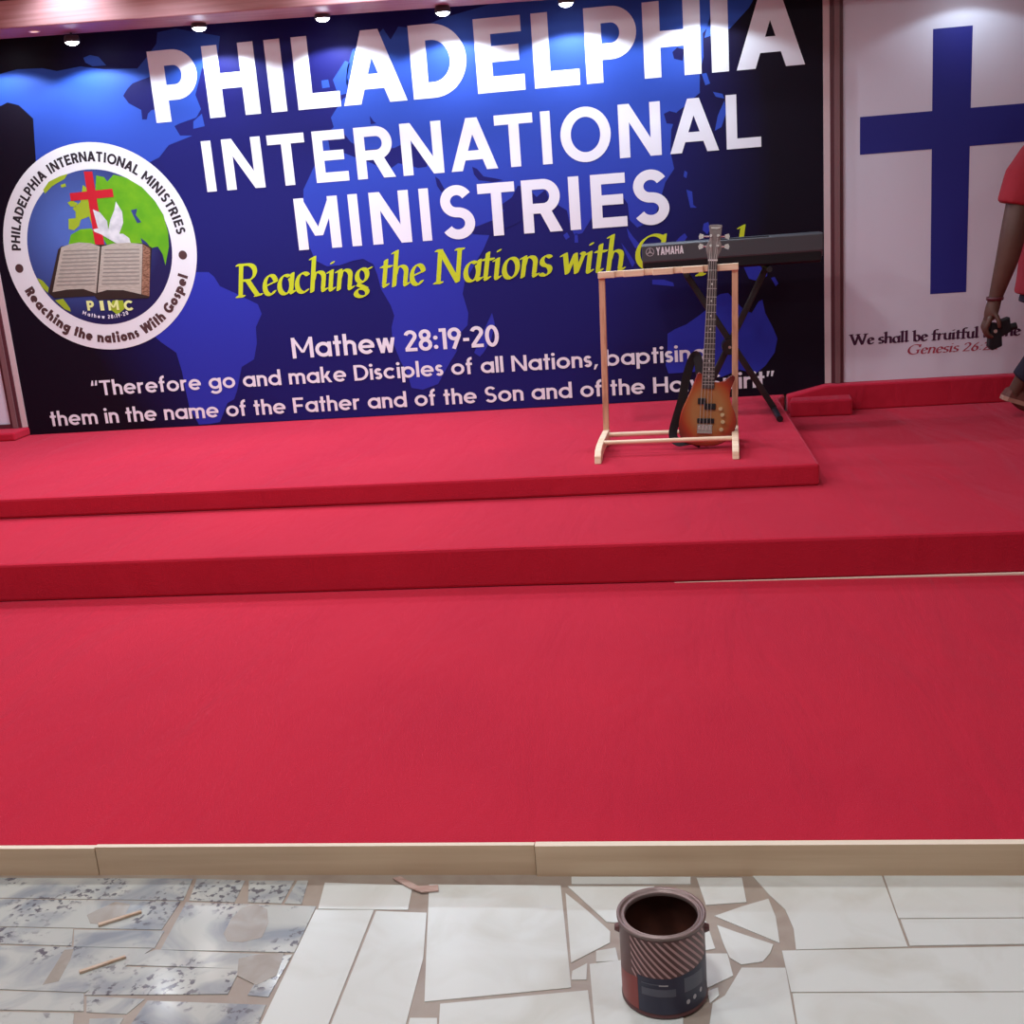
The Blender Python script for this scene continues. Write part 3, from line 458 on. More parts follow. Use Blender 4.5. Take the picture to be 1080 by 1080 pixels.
def text_line(mb, s, x0, x1, zb, H, m, y, style='gothic', t=.17, gap=.12, space=.34, slant=0.0, nib=(.075, .022, 30)):
    """writes s between x0 and x1 on baseline zb with capital height H"""
    gl = []; x = 0
    for c in s:
        if c == ' ': x += space; continue
        if style == 'gothic': g, w = gothic(c, t)
        else:
            p, w = serif(c); g = pen(p, *nib)
        gl.append((x, g)); x += w + gap; last = x - gap
    k = (x1 - x0) / last
    for gx, g in gl: put(mb, g, lambda a, b: (x0 + (gx + a + slant*b)*k, zb + b*H), m, y)
def text_ring(mb, s, c, rad, H, a0, a1, m, y, t=.17, gap=.12, space=.34, inward=False, wk=1.0):
    gl = []; x = 0
    for ch in s:
        if ch == ' ': x += space; continue
        g, w = gothic(ch, t); gl.append((x, w, g)); x += w + gap; last = x - gap
    for gx, w, g in gl:
        th = R(a0 + (a1-a0)*(gx + w/2)/last); ux, uz = (math.sin(th), -math.cos(th)) if not inward else (-math.sin(th), math.cos(th))
        vx, vz = (math.cos(th), math.sin(th)) if not inward else (-math.cos(th), -math.sin(th))
        ox, oz = c[0] + rad*math.cos(th), c[1] + rad*math.sin(th)
        put(mb, g, lambda a, b: (ox + ux*(a-w/2)*H*wk + vx*b*H, oz + uz*(a-w/2)*H*wk + vz*b*H), m, y)
def disc(mb, cx, cz, r, m, y, n=64, rz=None):
    rz = rz or r
    mb.add([(cx + r*math.cos(2*math.pi*i/n), y, cz + rz*math.sin(2*math.pi*i/n)) for i in range(n)], [tuple(range(n))], m)
def flat(mb, poly, m, y): mb.add([(a, y, b) for a, b in poly], [tuple(range(len(poly)))], m)
def recentre(o):
    xs = [v.co for v in o.data.vertices]
    lo = Vector((min(v.x for v in xs), min(v.y for v in xs), min(v.z for v in xs))); hi = Vector((max(v.x for v in xs), max(v.y for v in xs), max(v.z for v in xs)))
    b = Vector(((lo.x+hi.x)/2, (lo.y+hi.y)/2, lo.z)); o.data.transform(Matrix.Translation(-b)); o.location = b; return o
def single(mb, name, label, cat, bevel=None, group=None, kind=None):
    o = recentre(mb.build(name, bevel=bevel, kind=kind)); return tag(o, label, cat, group)
def structure(mb, name, bevel=None):
    return mb.build(name, kind='structure', bevel=bevel)

# ================================================================== the setting
XL, XR, YB, CEIL = -6.2, 4.6, -3.2, 2.95
fl = MB().box((XL, YB, -.08), (XR, 7.0, 0), 'floor_far')
fl.box((-1.75, 1.70, 0), (0.92, 2.33, .0008), 'grout')
for k, p in enumerate(PALE): fl.prism(p, 'z', .0006, .0022 + .0002*(k % 3), 'tile_pale')
for k, p in enumerate(MOTT): fl.prism(p, 'z', .0006, .0021 + .00004*(k % 12), 'tile_mott')
for p in STAIN: fl.prism(p, 'z', .0006, .00265, 'tile_stain')
structure(fl, 'floor')
structure(MB().box((XL, YB, CEIL), (XR, 7.0, CEIL+.1), 'ceil'), 'ceiling')
structure(MB().box((XL, WALL+.045, 0), (XR, 7.0, CEIL), 'wall'), 'wall_back')
structure(MB().box((XL-.12, YB, 0), (XL, 7.0, CEIL), 'wall'), 'wall_left')
structure(MB().box((XR, YB, 0), (XR+.12, 7.0, CEIL), 'wall'), 'wall_right')
structure(MB().box((XL, YB-.12, 0), (XR, YB, CEIL), 'wall'), 'wall_front')

# dropped fascia with its soffit lip over the stage wall
fb = MB()
def fz(x): return 2.575 - .0265*(x+3.45)
for (ya, yb, za, zb) in ((6.18, 6.50, 0, .135), (6.26, 6.50, .135, .40)):
    x0, x1 = XL, XR
    z = lambda x, q: (fz(max(min(x, 1.5), -4.5)) + q)
    V = []
    xs = [x0, -4.5, 1.5, x1]
    for x in xs: V += [(x, ya, z(x, za)), (x, yb, z(x, za)), (x, yb, z(x, zb) if zb < .3 else CEIL), (x, ya, z(x, zb) if zb < .3 else CEIL)]
    F = [(0,1,2,3), tuple(reversed((12,13,14,15)))]
    for i in range(3):
        for k in range(4): F.append((i*4+k, (i+1)*4+k, (i+1)*4+(k+1) % 4, i*4+(k+1) % 4))
    fb.add(V, F, 'fascia' if za == 0 else 'dark')
structure(fb, 'trim_1', bevel=.006)

# mouldings between the wall panels
def moulding(xs, name):
    mb = MB()
    for (a, b, m, d) in xs: mb.box((a, WALL-d, .378), (b, WALL+.045, 2.62), m)
    structure(mb, name)
moulding([(.920, .954, 'strip_white', .006), (.954, .974, 'frame_dark', .016), (.974, 1.002, 'frame_mid', .026), (1.002, 1.021, 'frame_dark', .014)], 'trim_2')
moulding([(-3.935, -3.901, 'strip_white', .006), (-3.955, -3.935, 'frame_dark', .016), (-3.985, -3.955, 'frame_mid', .026), (-4.005, -3.985, 'frame_dark', .014)], 'trim_3')
# low carpeted kerbs under the side panels
structure(MB().prism([(.705, Z1), (XR, Z1), (XR, .376), (.925, .376), (.705, .327)], 'y', 6.60, WALL+.045, 'carpet'), 'baseboard_right', bevel=.010)
structure(MB().box((XL, 6.50, Z2), (-3.895, WALL+.045, .376), 'carpet'), 'baseboard_left', bevel=.010)

# ================================================================== carpeted stage, three levels
def slab(poly, z0, z1, name, label, bevel=.012):
    mb = MB(); mb.prism(poly, 'z', z0, z1, 'carpet'); return single(mb, name, label, 'stage platform', bevel=bevel, group='carpeted stage levels')
slab([(XL, 2.331), (XR, 2.331), (XR, WALL+.02), (XL, WALL+.02)], .0, Z0, 'stage_platform', 'broad lowest red carpeted stage level edged with raw wooden planks', bevel=.004)
slab([(XL, 4.225), (-2.70, 4.187), (-.595, 4.168), (1.256, 4.122), (XR, 4.05), (XR, WALL+.02), (XL, WALL+.02)], Z0, Z1, 'stage_platform', 'middle red carpeted stage level with the tall dark red riser')
slab([(XL, 4.975), (-3.10, 4.945), (-.665, 4.905), (.652, 4.905), (.648, 6.56), (.70, WALL+.02), (XL, WALL+.02)], Z1, Z2, 'stage_platform', 'top red carpeted stage level carrying the bass guitar and its wooden rack')
single(MB().prism([(.700, 6.47), (1.035, 6.45), (1.045, 6.598), (.720, 6.598)], 'z', Z1, .322, 'carpet'), 'carpeted_step', 'small red carpeted block on the floor at the right foot of the blue banner', 'step', bevel=.012)
# bare batten showing under the middle riser on the right
single(MB().add([(.02, 4.148, Z0), (1.9, 4.082, Z0), (1.9, 4.103, Z0), (.02, 4.151, Z0), (.02, 4.148, Z0+.001), (1.9, 4.082, Z0+.009), (1.9, 4.103, Z0+.009), (.02, 4.151, Z0+.001)], [(0,3,2,1),(4,5,6,7),(0,1,5,4),(1,2,6,5),(2,3,7,6),(3,0,4,7)], 'plank_edge'), 'batten_strip', 'thin pale bare wooden strip along the foot of the middle riser, right half', 'wooden strip')
# raw planks along the front edge
def plank(x0, x1, zt0, zt1, label, dy):
    mb = MB()
    V = [(x0, 2.317+dy, 0), (x1, 2.317+dy, 0), (x1, 2.330, 0), (x0, 2.330, 0), (x0, 2.317+dy, zt0), (x1, 2.317+dy, zt1), (x1, 2.330, zt1), (x0, 2.330, zt0)]
    mb.add(V, [(0,3,2,1),(0,1,5,4),(1,2,6,5),(2,3,7,6),(3,0,4,7)], 'plank'); mb.add(V[4:], [(0,1,2,3)], 'plank_edge')
    single(mb, 'edge_plank', label, 'plank', group='raw planks along the stage edge')
plank(XL, -1.381, .0735, .0735, 'raw wooden edging plank at the left end of the stage front', -.002)
plank(-1.379, -.327, .0755, .0765, 'middle raw wooden edging plank, between the two plank joints', .0)
plank(-.325, XR, .0775, .083, 'long raw wooden edging plank running behind the open paint tin', -.006)

# ================================================================== the blue printed banner
ban = thing('printed_banner', 'large blue world map banner lettered PHILADELPHIA INTERNATIONAL MINISTRIES on the stage wall', 'banner', (-1.49, WALL, .374))
BL, BR, BT = -3.899, .919, 2.62
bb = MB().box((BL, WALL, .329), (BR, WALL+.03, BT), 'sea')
LAND = [[(min(max(x, BL+.002), BR-.002), min(max(z, .335), BT-.01)) for x, z in p] for p in LAND]
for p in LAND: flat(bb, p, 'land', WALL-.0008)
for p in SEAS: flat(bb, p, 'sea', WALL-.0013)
bb.build('map_sheet', ban)
Y = WALL - .0022
def big(name, spec, zb, H, s):
    mb = MB()
    for c, a, b in spec:
        w = (b-a)/H
        put(mb, cap(c, w, s if c != 'I' else w), lambda u, v: (a + u*H, zb + v*H), 'white_print', Y)
    return mb.build(name, ban)
big('title_lettering', TITLE, 2.084, .382, .235)
big('subtitle_lettering', SUB, 1.685, .279, .205)
big('subtitle_lettering', SUB2, 1.321, .288, .205)
sl = MB()
text_line(sl, 'Reaching the Nations with Gospel', -2.455, .475, 1.082, .180, 'yellow_print', Y, style='serif', gap=.055, space=.26, slant=.14, nib=(.074, .024, 28))
sl.build('slogan_lettering', ban)
ve = MB()
text_line(ve, 'Mathew 28:19-20', -2.156, -.918, .700, .122, 'white_print', Y, t=.165, gap=.085, space=.34)
ve.build('verse_lettering', ban); ve = MB()
text_line(ve, '\u201cTherefore go and make Disciples of all Nations, baptising', -3.445, .262, .547, .092, 'white_print', Y, t=.165, gap=.085, space=.36)
ve.build('verse_lettering', ban); ve = MB()
text_line(ve, 'them in the name of the Father and of the Son and of the Holy Spirit\u201d', -3.745, .640, .374, .092, 'white_print', Y, t=.165, gap=.085, space=.36)
ve.build('verse_lettering', ban)
# round church emblem
EC = (-3.250, 1.418)
em = MB(); disc(em, *EC, .597, 'silver_print', WALL-.0018, 96)
eo = em.build('round_emblem', ban); ORG[eo] = ORG[ban]
gb = MB(); disc(gb, *EC, .447, 'globe', WALL-.0022, 96)
y1 = WALL-.0026
for k in ('asia', 'africa'): flat(gb, LOGO[k], 'green_print', y1)
for k in ('europe', 'britain', 'greenland', 'iceland', 'america', 'america2', 'green'): flat(gb, LOGO[k], 'olive_print', y1-.0003)
flat(gb, LOGO['caspian'], 'globe', y1-.0006)
gb.build('emblem_globe', eo)
cr = MB(); flat(cr, LOGO['cross1'], 'red_print', y1-.0009); flat(cr, LOGO['cross2'], 'red_print', y1-.0011); cr.build('emblem_cross', eo)
dv = MB()
for k in ('wing1', 'wing2', 'body'): flat(dv, LOGO[k], 'dove_print', y1-.0013 - (.0002 if k == 'body' else 0))
dv.build('emblem_dove', eo)
bk = MB(); flat(bk, LOGO['cover'], 'cover_print', y1-.0017)
for k, m in (('edge', 'edge_print'), ('pageL', 'page_print'), ('pageR', 'page_print')): flat(bk, LOGO[k], m, y1-.0020)
for p in PAGELINES: flat(bk, p, 'line_print', y1-.0023)
bk.build('emblem_book', eo)
lt = MB()
text_ring(lt, 'PHILADELPHIA INTERNATIONAL MINISTRIES', EC, .490, .057, 177, 5.5, 'black_print', WALL-.0023, t=.23, gap=.34, space=.56)
text_ring(lt, 'Reaching the nations With Gospel', EC, .556, .060, 203, 339, 'brown_print', WALL-.0023, t=.29, gap=.24, space=.50, inward=True)
for q in ((-3.771, 1.336), (-2.744, 1.343)): disc(lt, *q, .026, 'brown_print', WALL-.0023, 20)
for c, a, z, b in PIMC:
    put(lt, cap(c, (b-a)/.058, .27 if c != 'I' else (b-a)/.058), lambda u, v: (a + u*.058, z + v*.058), 'pimc_print', y1-.0026)
text_ring(lt, 'Mathew 28:19-20', EC, .412, .022, 245, 287, 'white_print', y1-.0026, t=.2, gap=.16, space=.4, inward=True)
lt.build('emblem_lettering', eo)

# ================================================================== side panels
cp = thing('cross_panel', 'white panel with a big dark blue cross, right of the blue banner', 'panel', (2.2, WALL, .378))
MB().box((1.021, WALL, .377), (3.4, WALL+.03, 2.62), 'panel_white').build('panel_sheet', cp)
x = MB(); flat(x, [(1.486, .838), (1.676, .838), (1.676, 2.200), (1.478, 2.200)], 'blue_print', WALL-.001); flat(x, [(1.110, 1.602), (2.05, 1.602), (2.05, 1.795), (1.110, 1.795)], 'blue_print', WALL-.0015)
x.build('printed_cross', cp)
tx = MB()
text_line(tx, 'We shall be fruitful in the', 1.061, 1.965, .585, .056, 'plum_print', WALL-.001, style='serif', gap=.07, space=.26, nib=(.098, .040, 25))
tx.build('scripture_lettering', cp); tx = MB()
text_line(tx, 'Genesis 26:22', 1.364, 1.850, .514, .052, 'crimson_print', WALL-.001, style='serif', gap=.06, space=.26, slant=.18, nib=(.07, .03, 25))
tx.build('scripture_lettering', cp)
lp = thing('white_panel', 'plain white panel left of the blue banner, bordered by a maroon moulding', 'panel', (-4.9, WALL, .378))
MB().box((-5.8, WALL, .377), (-4.005, WALL+.03, 2.62), 'panel_white').build('panel_sheet', lp)
MB().box((-5.8, WALL-.012, .377), (-4.005, WALL-.0005, .402), 'frame_dark').build('bottom_moulding', lp)

# ================================================================== lamps
def add_spot(loc, power, size, blend, color, rot=(0, 0, 0), rad=.02):
    l = bpy.data.lights.new('spot_lamp', 'SPOT'); l.energy = power; l.spot_size = R(size); l.spot_blend = blend; l.color = color; l.shadow_soft_size = rad
    o = bpy.data.objects.new('spot_lamp', l); o.location = loc; o.rotation_euler = rot; COL.objects.link(o); return o
LX = [(-3.167, 2.541), (-2.425, 2.548), (-1.729, 2.533), (-1.070, 2.502), (-.411, 2.486), (.27, 2.468), (1.66, 2.43), (-3.72, 2.562)]
LX = [(x*.98, (z-1.47)*.98+1.47) for x, z in LX]
LY = 6.45
names = ['leftmost wall spotlight shining down over the round emblem', 'wall spotlight above the second letter of PHILADELPHIA', 'wall spotlight above the L and first A of PHILADELPHIA', 'wall spotlight above the D of PHILADELPHIA', 'wall spotlight above the second L of PHILADELPHIA', 'wall spotlight above the last letters of PHILADELPHIA', 'wall spotlight above the blue cross', 'wall spotlight over the far left edge of the banner']
for i, (lx, lz) in enumerate(LX):
    s = thing('wall_spotlight', names[i], 'spotlight', (lx, LY, lz), group='spotlights along the top of the stage wall')
    b = MB().lathe([(.012, .034), (.036, .030), (.042, .010), (.042, -.004), (.036, -.004), (.034, .004), (.001, .004)], (lx, LY, lz), 'spot_body', 24)
    b.build('housing', s)
    MB().lathe([(.0005, -.017), (.016, -.015), (.028, -.009), (.036, .0), (.034, .003)], (lx, LY, lz-.003), 'lens', 20).build('lens', s)
    MB().tube([(lx, LY, lz+.03), (lx, LY, fz(lx)+.004)], .006, 'spot_body', 8).build('stem', s)
    p = SPOT_W * (1.0, 1.0, 1.0, 1.0, 1.05, .6, .16, .7)[i]
    o = add_spot((lx, LY, lz-.012), p, 142, .22, (.74, .87, 1.0)); o.parent = s; o.location = (0, 0, -.030)
s = thing('lip_downlight', 'tiny warm recessed downlight in the pink fascia above the round emblem', 'downlight', (-3.25, 6.33, fz(-3.25)))
MB().lathe([(.020, .0), (.028, -.003), (.032, .001)], (-3.25, 6.33, fz(-3.25)-.001), 'lamp_rim', 24).build('rim', s)
MB().lathe([(.0005, -.001), (.020, -.001)], (-3.25, 6.33, fz(-3.25)-.001), 'lens_dim', 24).build('lens', s)
o = add_spot((0, 0, -.01), 4, 120, .6, (1, .86, .72)); o.parent = s
def ceiling_lamp(x, y, r, power, label, cat='ceiling lamp', group='added hall fill lamps', col=(.91, .955, .98), lens='fill_panel'):
    s = thing('ceiling_lamp', label, cat, (x, y, CEIL), group=group)
    MB().lathe([(r, -.012), (r+.02, -.016), (r+.028, -.010), (r+.028, 0)], (x, y, CEIL), 'lamp_rim', 32).build('rim', s)
    MB().lathe([(.0005, -.012), (r, -.012)], (x, y, CEIL), lens, 32).build('lens', s)
    if r < .1:
        o = add_spot((0, 0, -.02), power, 116, .7, col, rad=r*.8); o.parent = s; return
    l = bpy.data.lights.new('hall_fill_glow', 'AREA'); l.shape = 'DISK'; l.size = 2*r; l.energy = power; l.color = col
    o = bpy.data.objects.new('hall_fill_glow', l); COL.objects.link(o); o.parent = s; o.location = (0, 0, -.02)
for (x, y, k) in HALL_FILL:  # added lamps out of view that fill the hall and stage front
    ceiling_lamp(x, y, .16, HALL_FILL_W*k, 'round ceiling lamp added out of view to fill the hall, one of several alike')
for (x, y, k) in STAGE:
    ceiling_lamp(x, y, .05, STAGE_W*k, 'small round ceiling downlight over the left half of the stage', group='small stage downlights', col=(.75, .86, 1.0), lens='lens_warm')

# ================================================================== guitar rack
rk = thing('guitar_rack', 'pale wooden guitar rack with notched top bar standing on the top stage level', 'guitar rack', (.035, 5.50, Z2), (0, 0, R(-3.5)))
W2 = .305
for s in (-1, 1):
    prof = [(-.425, 0), (-.36, 0), (-.335, .018), (-.25, .024), (-.12, .022), (-.06, .014), (-.045, 0), (.022, 0), (.026, .05), (.018, .074), (-.06, .076), (-.22, .074), (-.33, .068), (-.385, .056), (-.415, .034)]
    MB().prism(prof, 'x', s*W2-.015, s*W2+.015, 'pine').build('side_foot', rk, bevel=.004)
    lean = .018
    q = []
    for z, dx in ((.07, 0), (.795, lean)): q += [(s*W2+dx-.014, -.014, z), (s*W2+dx+.014, -.014, z), (s*W2+dx+.014, .014, z), (s*W2+dx-.014, .014, z)]
    MB().add(q, [(0,3,2,1),(4,5,6,7),(0,1,5,4),(1,2,6,5),(2,3,7,6),(3,0,4,7)], 'pine_post').build('post', rk, bevel=.003)
# top bar: one piece with notches cut in its front for the necks
NT = [-.245+.135*k for k in range(5)]; NT = [-.205, -.070, .065, .2, ]
out = [(-W2-.018+.018, .016)]; out = [(W2+.034, .016), (-W2+.002, .016), (-W2+.002, -.026)]
for n in NT: out += [(n-.021, -.026), (n-.018, .006), (n+.018, .006), (n+.021, -.026)]
out += [(W2+.034, -.026)]
MB().prism(out, 'z', .793, .822, 'pine').build('top_bar', rk, bevel=.002)
MB().tube([(-W2, -.255, .062), (W2, -.255, .062)], .0105, 'pine', 12).build('front_rail', rk)
MB().tube([(-W2, -.020, .052), (W2, -.020, .052)], .0115, 'pine', 12).build('rear_rail', rk)

# ================================================================== bass guitar
bs = thing('bass_guitar', 'sunburst four string bass guitar leaning upright in the wooden rack', 'bass guitar', (.193, 5.325, .339), (R(-10), R(4.3), 0))
BODY = [(-.047,.334),(-.060,.30),(-.073,.262),(-.092,.215),(-.112,.168),(-.122,.13),(-.126,.085),(-.119,.043),(-.097,.014),(-.05,.001),(0,-.002),(.055,.005),(.100,.030),(.126,.066),(.136,.106),(.131,.145),(.112,.19),(.102,.228),(.106,.264),(.120,.302),(.121,.318),(.110,.326),(.093,.318),(.070,.298),(.045,.292),(.028,.293),(.028,.272),(-.024,.272),(-.024,.324),(-.034,.334)]
def smooth_poly(P, keep=(), n=3):
    out = []; N = len(P)
    for i in range(N):
        p0, p1, p2, p3 = P[i-1], P[i], P[(i+1) % N], P[(i+2) % N]
        if i in keep or (i+1) % N in keep: out.append(p1); continue
        for k in range(n):
            t = k/n; f = lambda a, b, c, d: .5*((2*b) + (-a+c)*t + (2*a-5*b+4*c-d)*t*t + (-a+3*b-3*c+d)*t**3)
            out.append((f(p0[0],p1[0],p2[0],p3[0]), f(p0[1],p1[1],p2[1],p3[1])))
    return out
MB().prism(smooth_poly(BODY, keep=(25,26,27,28)), 'y', -.021, .021, 'sunburst').build('body', bs, bevel=.006)
nk = MB().prism([(-.024,.27),(.028,.27),(.022,.842),(-.018,.842)], 'y', -.022, -.004, 'neckwood'); nk.build('neck', bs, bevel=.003)
fb = MB().prism([(-.0245,.262),(.0285,.262),(.0225,.842),(-.0185,.842)], 'y', -.028, -.022, 'fretboard')
S = .80
for k in range(1, 23):
    v = .842 - S*(1-2**(-k/12))
    if v > .268:
        a = (.842-v)/.58; fb.box((-.0183-.006*a, -.0295, v-.0013), (.0223+.006*a, -.0278, v+.0013), 'fret')
for k in (3, 5, 7, 9, 15, 17, 19):
    v = .842 - S*(1-(2**(-k/12)+2**(-(k-1)/12))/2); fb.lathe([(.0005, 0), (.0042, 0)], (0, 0, 0), 'fret', 10) if False else fb.box((-.001, -.0287, v-.004), (.006, -.0279, v+.004), 'kb_white')
fbo = fb.build('fretboard', bs)
HEAD = [(-.018,.842),(.022,.842),(.026,.862),(.037,.886),(.040,.905),(.034,.930),(.036,.955),(.038,.985),(.036,1.000),(-.016,1.000),(-.018,.985),(-.014,.955),(-.018,.93),(-.030,.905),(-.028,.882),(-.022,.862)]
hs = MB().prism(smooth_poly(HEAD, keep=(0, 1)), 'y', -.022, -.006, 'headstock').build('headstock', bs, bevel=.003)
for (s, v) in ((-1, .905), (-1, .950), (1, .905), (1, .950)):
    c = .005; x0 = c + s*.016
    t = MB().tube([(x0, -.022, v), (x0, -.040, v)], .006, 'chrome', 12)
    t.tube([(x0, -.010, v), (c+s*.052, -.010, v)], .0035, 'chrome', 8)
    t.prism([(c+s*.048, v-.008), (c+s*.066, v-.014), (c+s*.070, v), (c+s*.064, v+.013), (c+s*.048, v+.008)], 'y', -.014, -.006, 'chrome')
    t.build('tuning_peg', hs)
MB().box((-.019, -.031, .838), (.023, -.022, .845), 'kb_white').build('nut', bs)
MB().box((-.012, -.026, .982), (.030, -.0215, .989), 'chrome').build('logo_plate', hs)
for (a, b, c, d) in ((-.043, .190, -.006, .218), (-.012, .166, .038, .194)):
    MB().box((a, -.030, b), (c, -.0205, d), 'black').build('pickup', bs, bevel=.003)
MB().box((-.043, -.030, .103), (.034, -.0205, .126), 'black').build('pickup', bs, bevel=.003)
br = MB().box((-.042, -.027, .056), (.026, -.0205, .098), 'chrome').box((-.042, -.036, .056), (.026, -.0205, .062), 'chrome')
for k in range(4): br.box((-.038+k*.0165, -.034, .072), (-.027+k*.0165, -.027, .092), 'fret')
br.build('bridge', bs, bevel=.001)
for (u, v) in ((.060, .170), (.070, .143), (.073, .111), (.067, .076)):
    MB().tube([(u, -.020, v), (u, -.034, v)], .0095, 'gold', 16).tube([(u, -.034, v), (u, -.038, v)], .007, 'gold', 16).build('control_knob', bs)
for k in range(4):
    MB().tube([(-.032+k*.0165, -.033, .082), (-.013+k*.0095, -.0325, .842), (.005+(-1 if k < 2 else 1)*.016, -.034, .905 if k in (0, 3) else .950)], .0013-.0001*k, 'fret', 6).build('string', bs)
MB().tube([(.005, -.002, 0), (.005, .0, -.006)], .006, 'chrome', 10).build('strap_pin', bs)
def ribbon(mb, path, w, t, m):
    V = []; F = []
    n = len(path)
    for i, (u, y, v) in enumerate(path):
        a = path[max(i-1, 0)]; b = path[min(i+1, n-1)]; dx, dz = b[0]-a[0], b[2]-a[2]; l = math.hypot(dx, dz) or 1; nx, nz_ = -dz/l*w/2, dx/l*w/2
        V += [(u-nx, y-.012, v-nz_), (u+nx, y+.012, v+nz_), (u+nx, y+t+.012, v+nz_), (u-nx, y+t-.012, v-nz_)]
    for i in range(n-1):
        for k in range(4): F.append((i*4+k, (i+1)*4+k, (i+1)*4+(k+1) % 4, i*4+(k+1) % 4))
    F += [(0,1,2,3), tuple(reversed(range(4*n-4, 4*n)))]
    mb.add(V, F, m, False)
def cr_path(P, n=6):
    out = []
    for i in range(len(P)-1):
        p = [Vector(P[max(i-1,0)]), Vector(P[i]), Vector(P[i+1]), Vector(P[min(i+2, len(P)-1)])]
        for k in range(n):
            t = k/n; out.append(.5*((2*p[1]) + (-p[0]+p[2])*t + (2*p[0]-5*p[1]+4*p[2]-p[3])*t*t + (-p[0]+3*p[1]-3*p[2]+p[3])*t**3))
    out.append(Vector(P[-1])); return [tuple(q) for q in out]
st = MB(); ribbon(st, cr_path([(-.036,.000,.330),(-.045,.012,.385),(-.058,.022,.415),(-.078,.026,.385),(-.100,.026,.300),(-.112,.024,.220),(-.135,.018,.130),(-.150,.010,.065),(-.146,.0,.030),(-.125,-.008,.014),(-.095,-.008,.018),(-.06,.0,.022),(-.02,.004,.006)]), .040, .004, 'fabric_black')
st.build('shoulder_strap', bs)

# ================================================================== keyboard and its stand
kx0, kx1, ky = -.066, .822, 6.00
kb = thing('electronic_keyboard', 'charcoal electronic keyboard lettered YAMAHA, seen from behind on its black stand', 'keyboard', (.378, 6.16, 1.10))
def slope(x): return -.012*(x-kx0)/(kx1-kx0)
pr = [(.0, .055), (.0, .132), (.010, .138), (.14, .138), (.17, .112), (.33, .108), (.335, .070), (.33, .02), (.02, .02), (.0, .055)]
sh = MB().prism([(ky+a, 1.100+b) for a, b in pr[:-1]], 'x', kx0, kx1, 'kb_grey'); sh.build('top_shell', kb, bevel=.004)
MB().prism([(ky+.004, 1.155), (ky+.33, 1.17), (ky+.325, 1.108), (ky+.05, 1.092), (ky+.004, 1.10)], 'x', kx0+.006, kx1-.006, 'black').build('bottom_shell', kb, bevel=.006)
MB().box((.325, ky+.006, 1.236), (.56, ky+.018, 1.2395), 'black').build('music_rest_slot', kb)
kk = MB(); nW = 36; wk = (kx1-kx0-.08)/nW
for i in range(nW): kk.box((kx0+.04+i*wk+.0008, ky+.18, 1.205), (kx0+.04+(i+1)*wk-.0008, ky+.328, 1.220), 'kb_white')
for i in range(nW-1):
    if i % 7 not in (2, 6): kk.box((kx0+.04+(i+1)*wk-.006, ky+.18, 1.219), (kx0+.04+(i+1)*wk+.006, ky+.275, 1.230), 'black')
kk.build('keys', kb)
lk = MB(); g = []; x = 0
for c in 'YAMAHA':
    w = {'Y': .70, 'A': .74, 'M': .86, 'H': .70}[c]; g.append((x, w, c)); x += w + .10
kH = .039
for gx, w, c in g: put(lk, cap(c, w, .20), lambda u, v: (.005 + (gx+u)*kH*.70, 1.183 + v*kH), 'white_print', ky-.0008)
cx, cz = -.026, 1.201
lk.add([(cx+.021*math.cos(a*math.pi/16)*q, ky-.0008, cz+.021*math.sin(a*math.pi/16)*q) for a in range(32) for q in (1, .86)], [(2*a, 2*a+1, (2*a+3) % 64, (2*a+2) % 64) for a in range(32)], 'tin_pale')
for a in (90, 210, 330):
    lk.add([(cx + q*math.cos(R(a))*.020 + s*math.sin(R(a))*.0022, ky-.0010, cz + q*math.sin(R(a))*.020 - s*math.cos(R(a))*.0022) for q, s in ((-.3, -1), (1, -1), (1, 1), (-.3, 1))], [(0, 1, 2, 3)], 'tin_pale')
lk.build('brand_lettering', kb)
ks = thing('keyboard_stand', 'black folding cross-legged stand carrying the charcoal keyboard', 'keyboard stand', (.37, 6.17, Z2))
yk = 6.155
def bar(mb, p, q, w, d, m):
    p, q = Vector(p), Vector(q); t = (q-p).normalized(); n = t.cross(Vector((0, 1, 0))).normalized()*w/2; e = Vector((0, d/2, 0))
    V = [p-n-e, p+n-e, p+n+e, p-n+e, q-n-e, q+n-e, q+n+e, q-n+e]
    mb.add(V, [(0,3,2,1),(4,5,6,7),(0,1,5,4),(1,2,6,5),(2,3,7,6),(3,0,4,7)], m)
a = MB(); bar(a, (.150, yk-.018, 1.075), (.585, yk-.018, Z2+.022), .032, .026, 'black_metal'); a.build('cross_leg', ks, bevel=.004)
a = MB(); bar(a, (.560, yk+.018, 1.075), (.185, yk+.018, Z2+.022), .032, .026, 'black_metal'); a.build('cross_leg', ks, bevel=.004)
for xx in (.585, .185):
    MB().tube([(xx, 5.86, Z2+.018), (xx, 6.44, Z2+.018)], .016, 'black_metal', 12).build('foot_bar', ks)
for xx in (.150, .560):
    MB().tube([(xx, 5.99, 1.076), (xx, 6.36, 1.076)], .014, 'black_metal', 12).build('support_arm', ks)
MB().tube([(.362, yk-.05, .686), (.362, yk+.04, .686)], .040, 'black_metal', 20).tube([(.362, yk-.055, .686), (.362, yk-.049, .686)], .008, 'fret', 12).build('pivot_lock', ks)

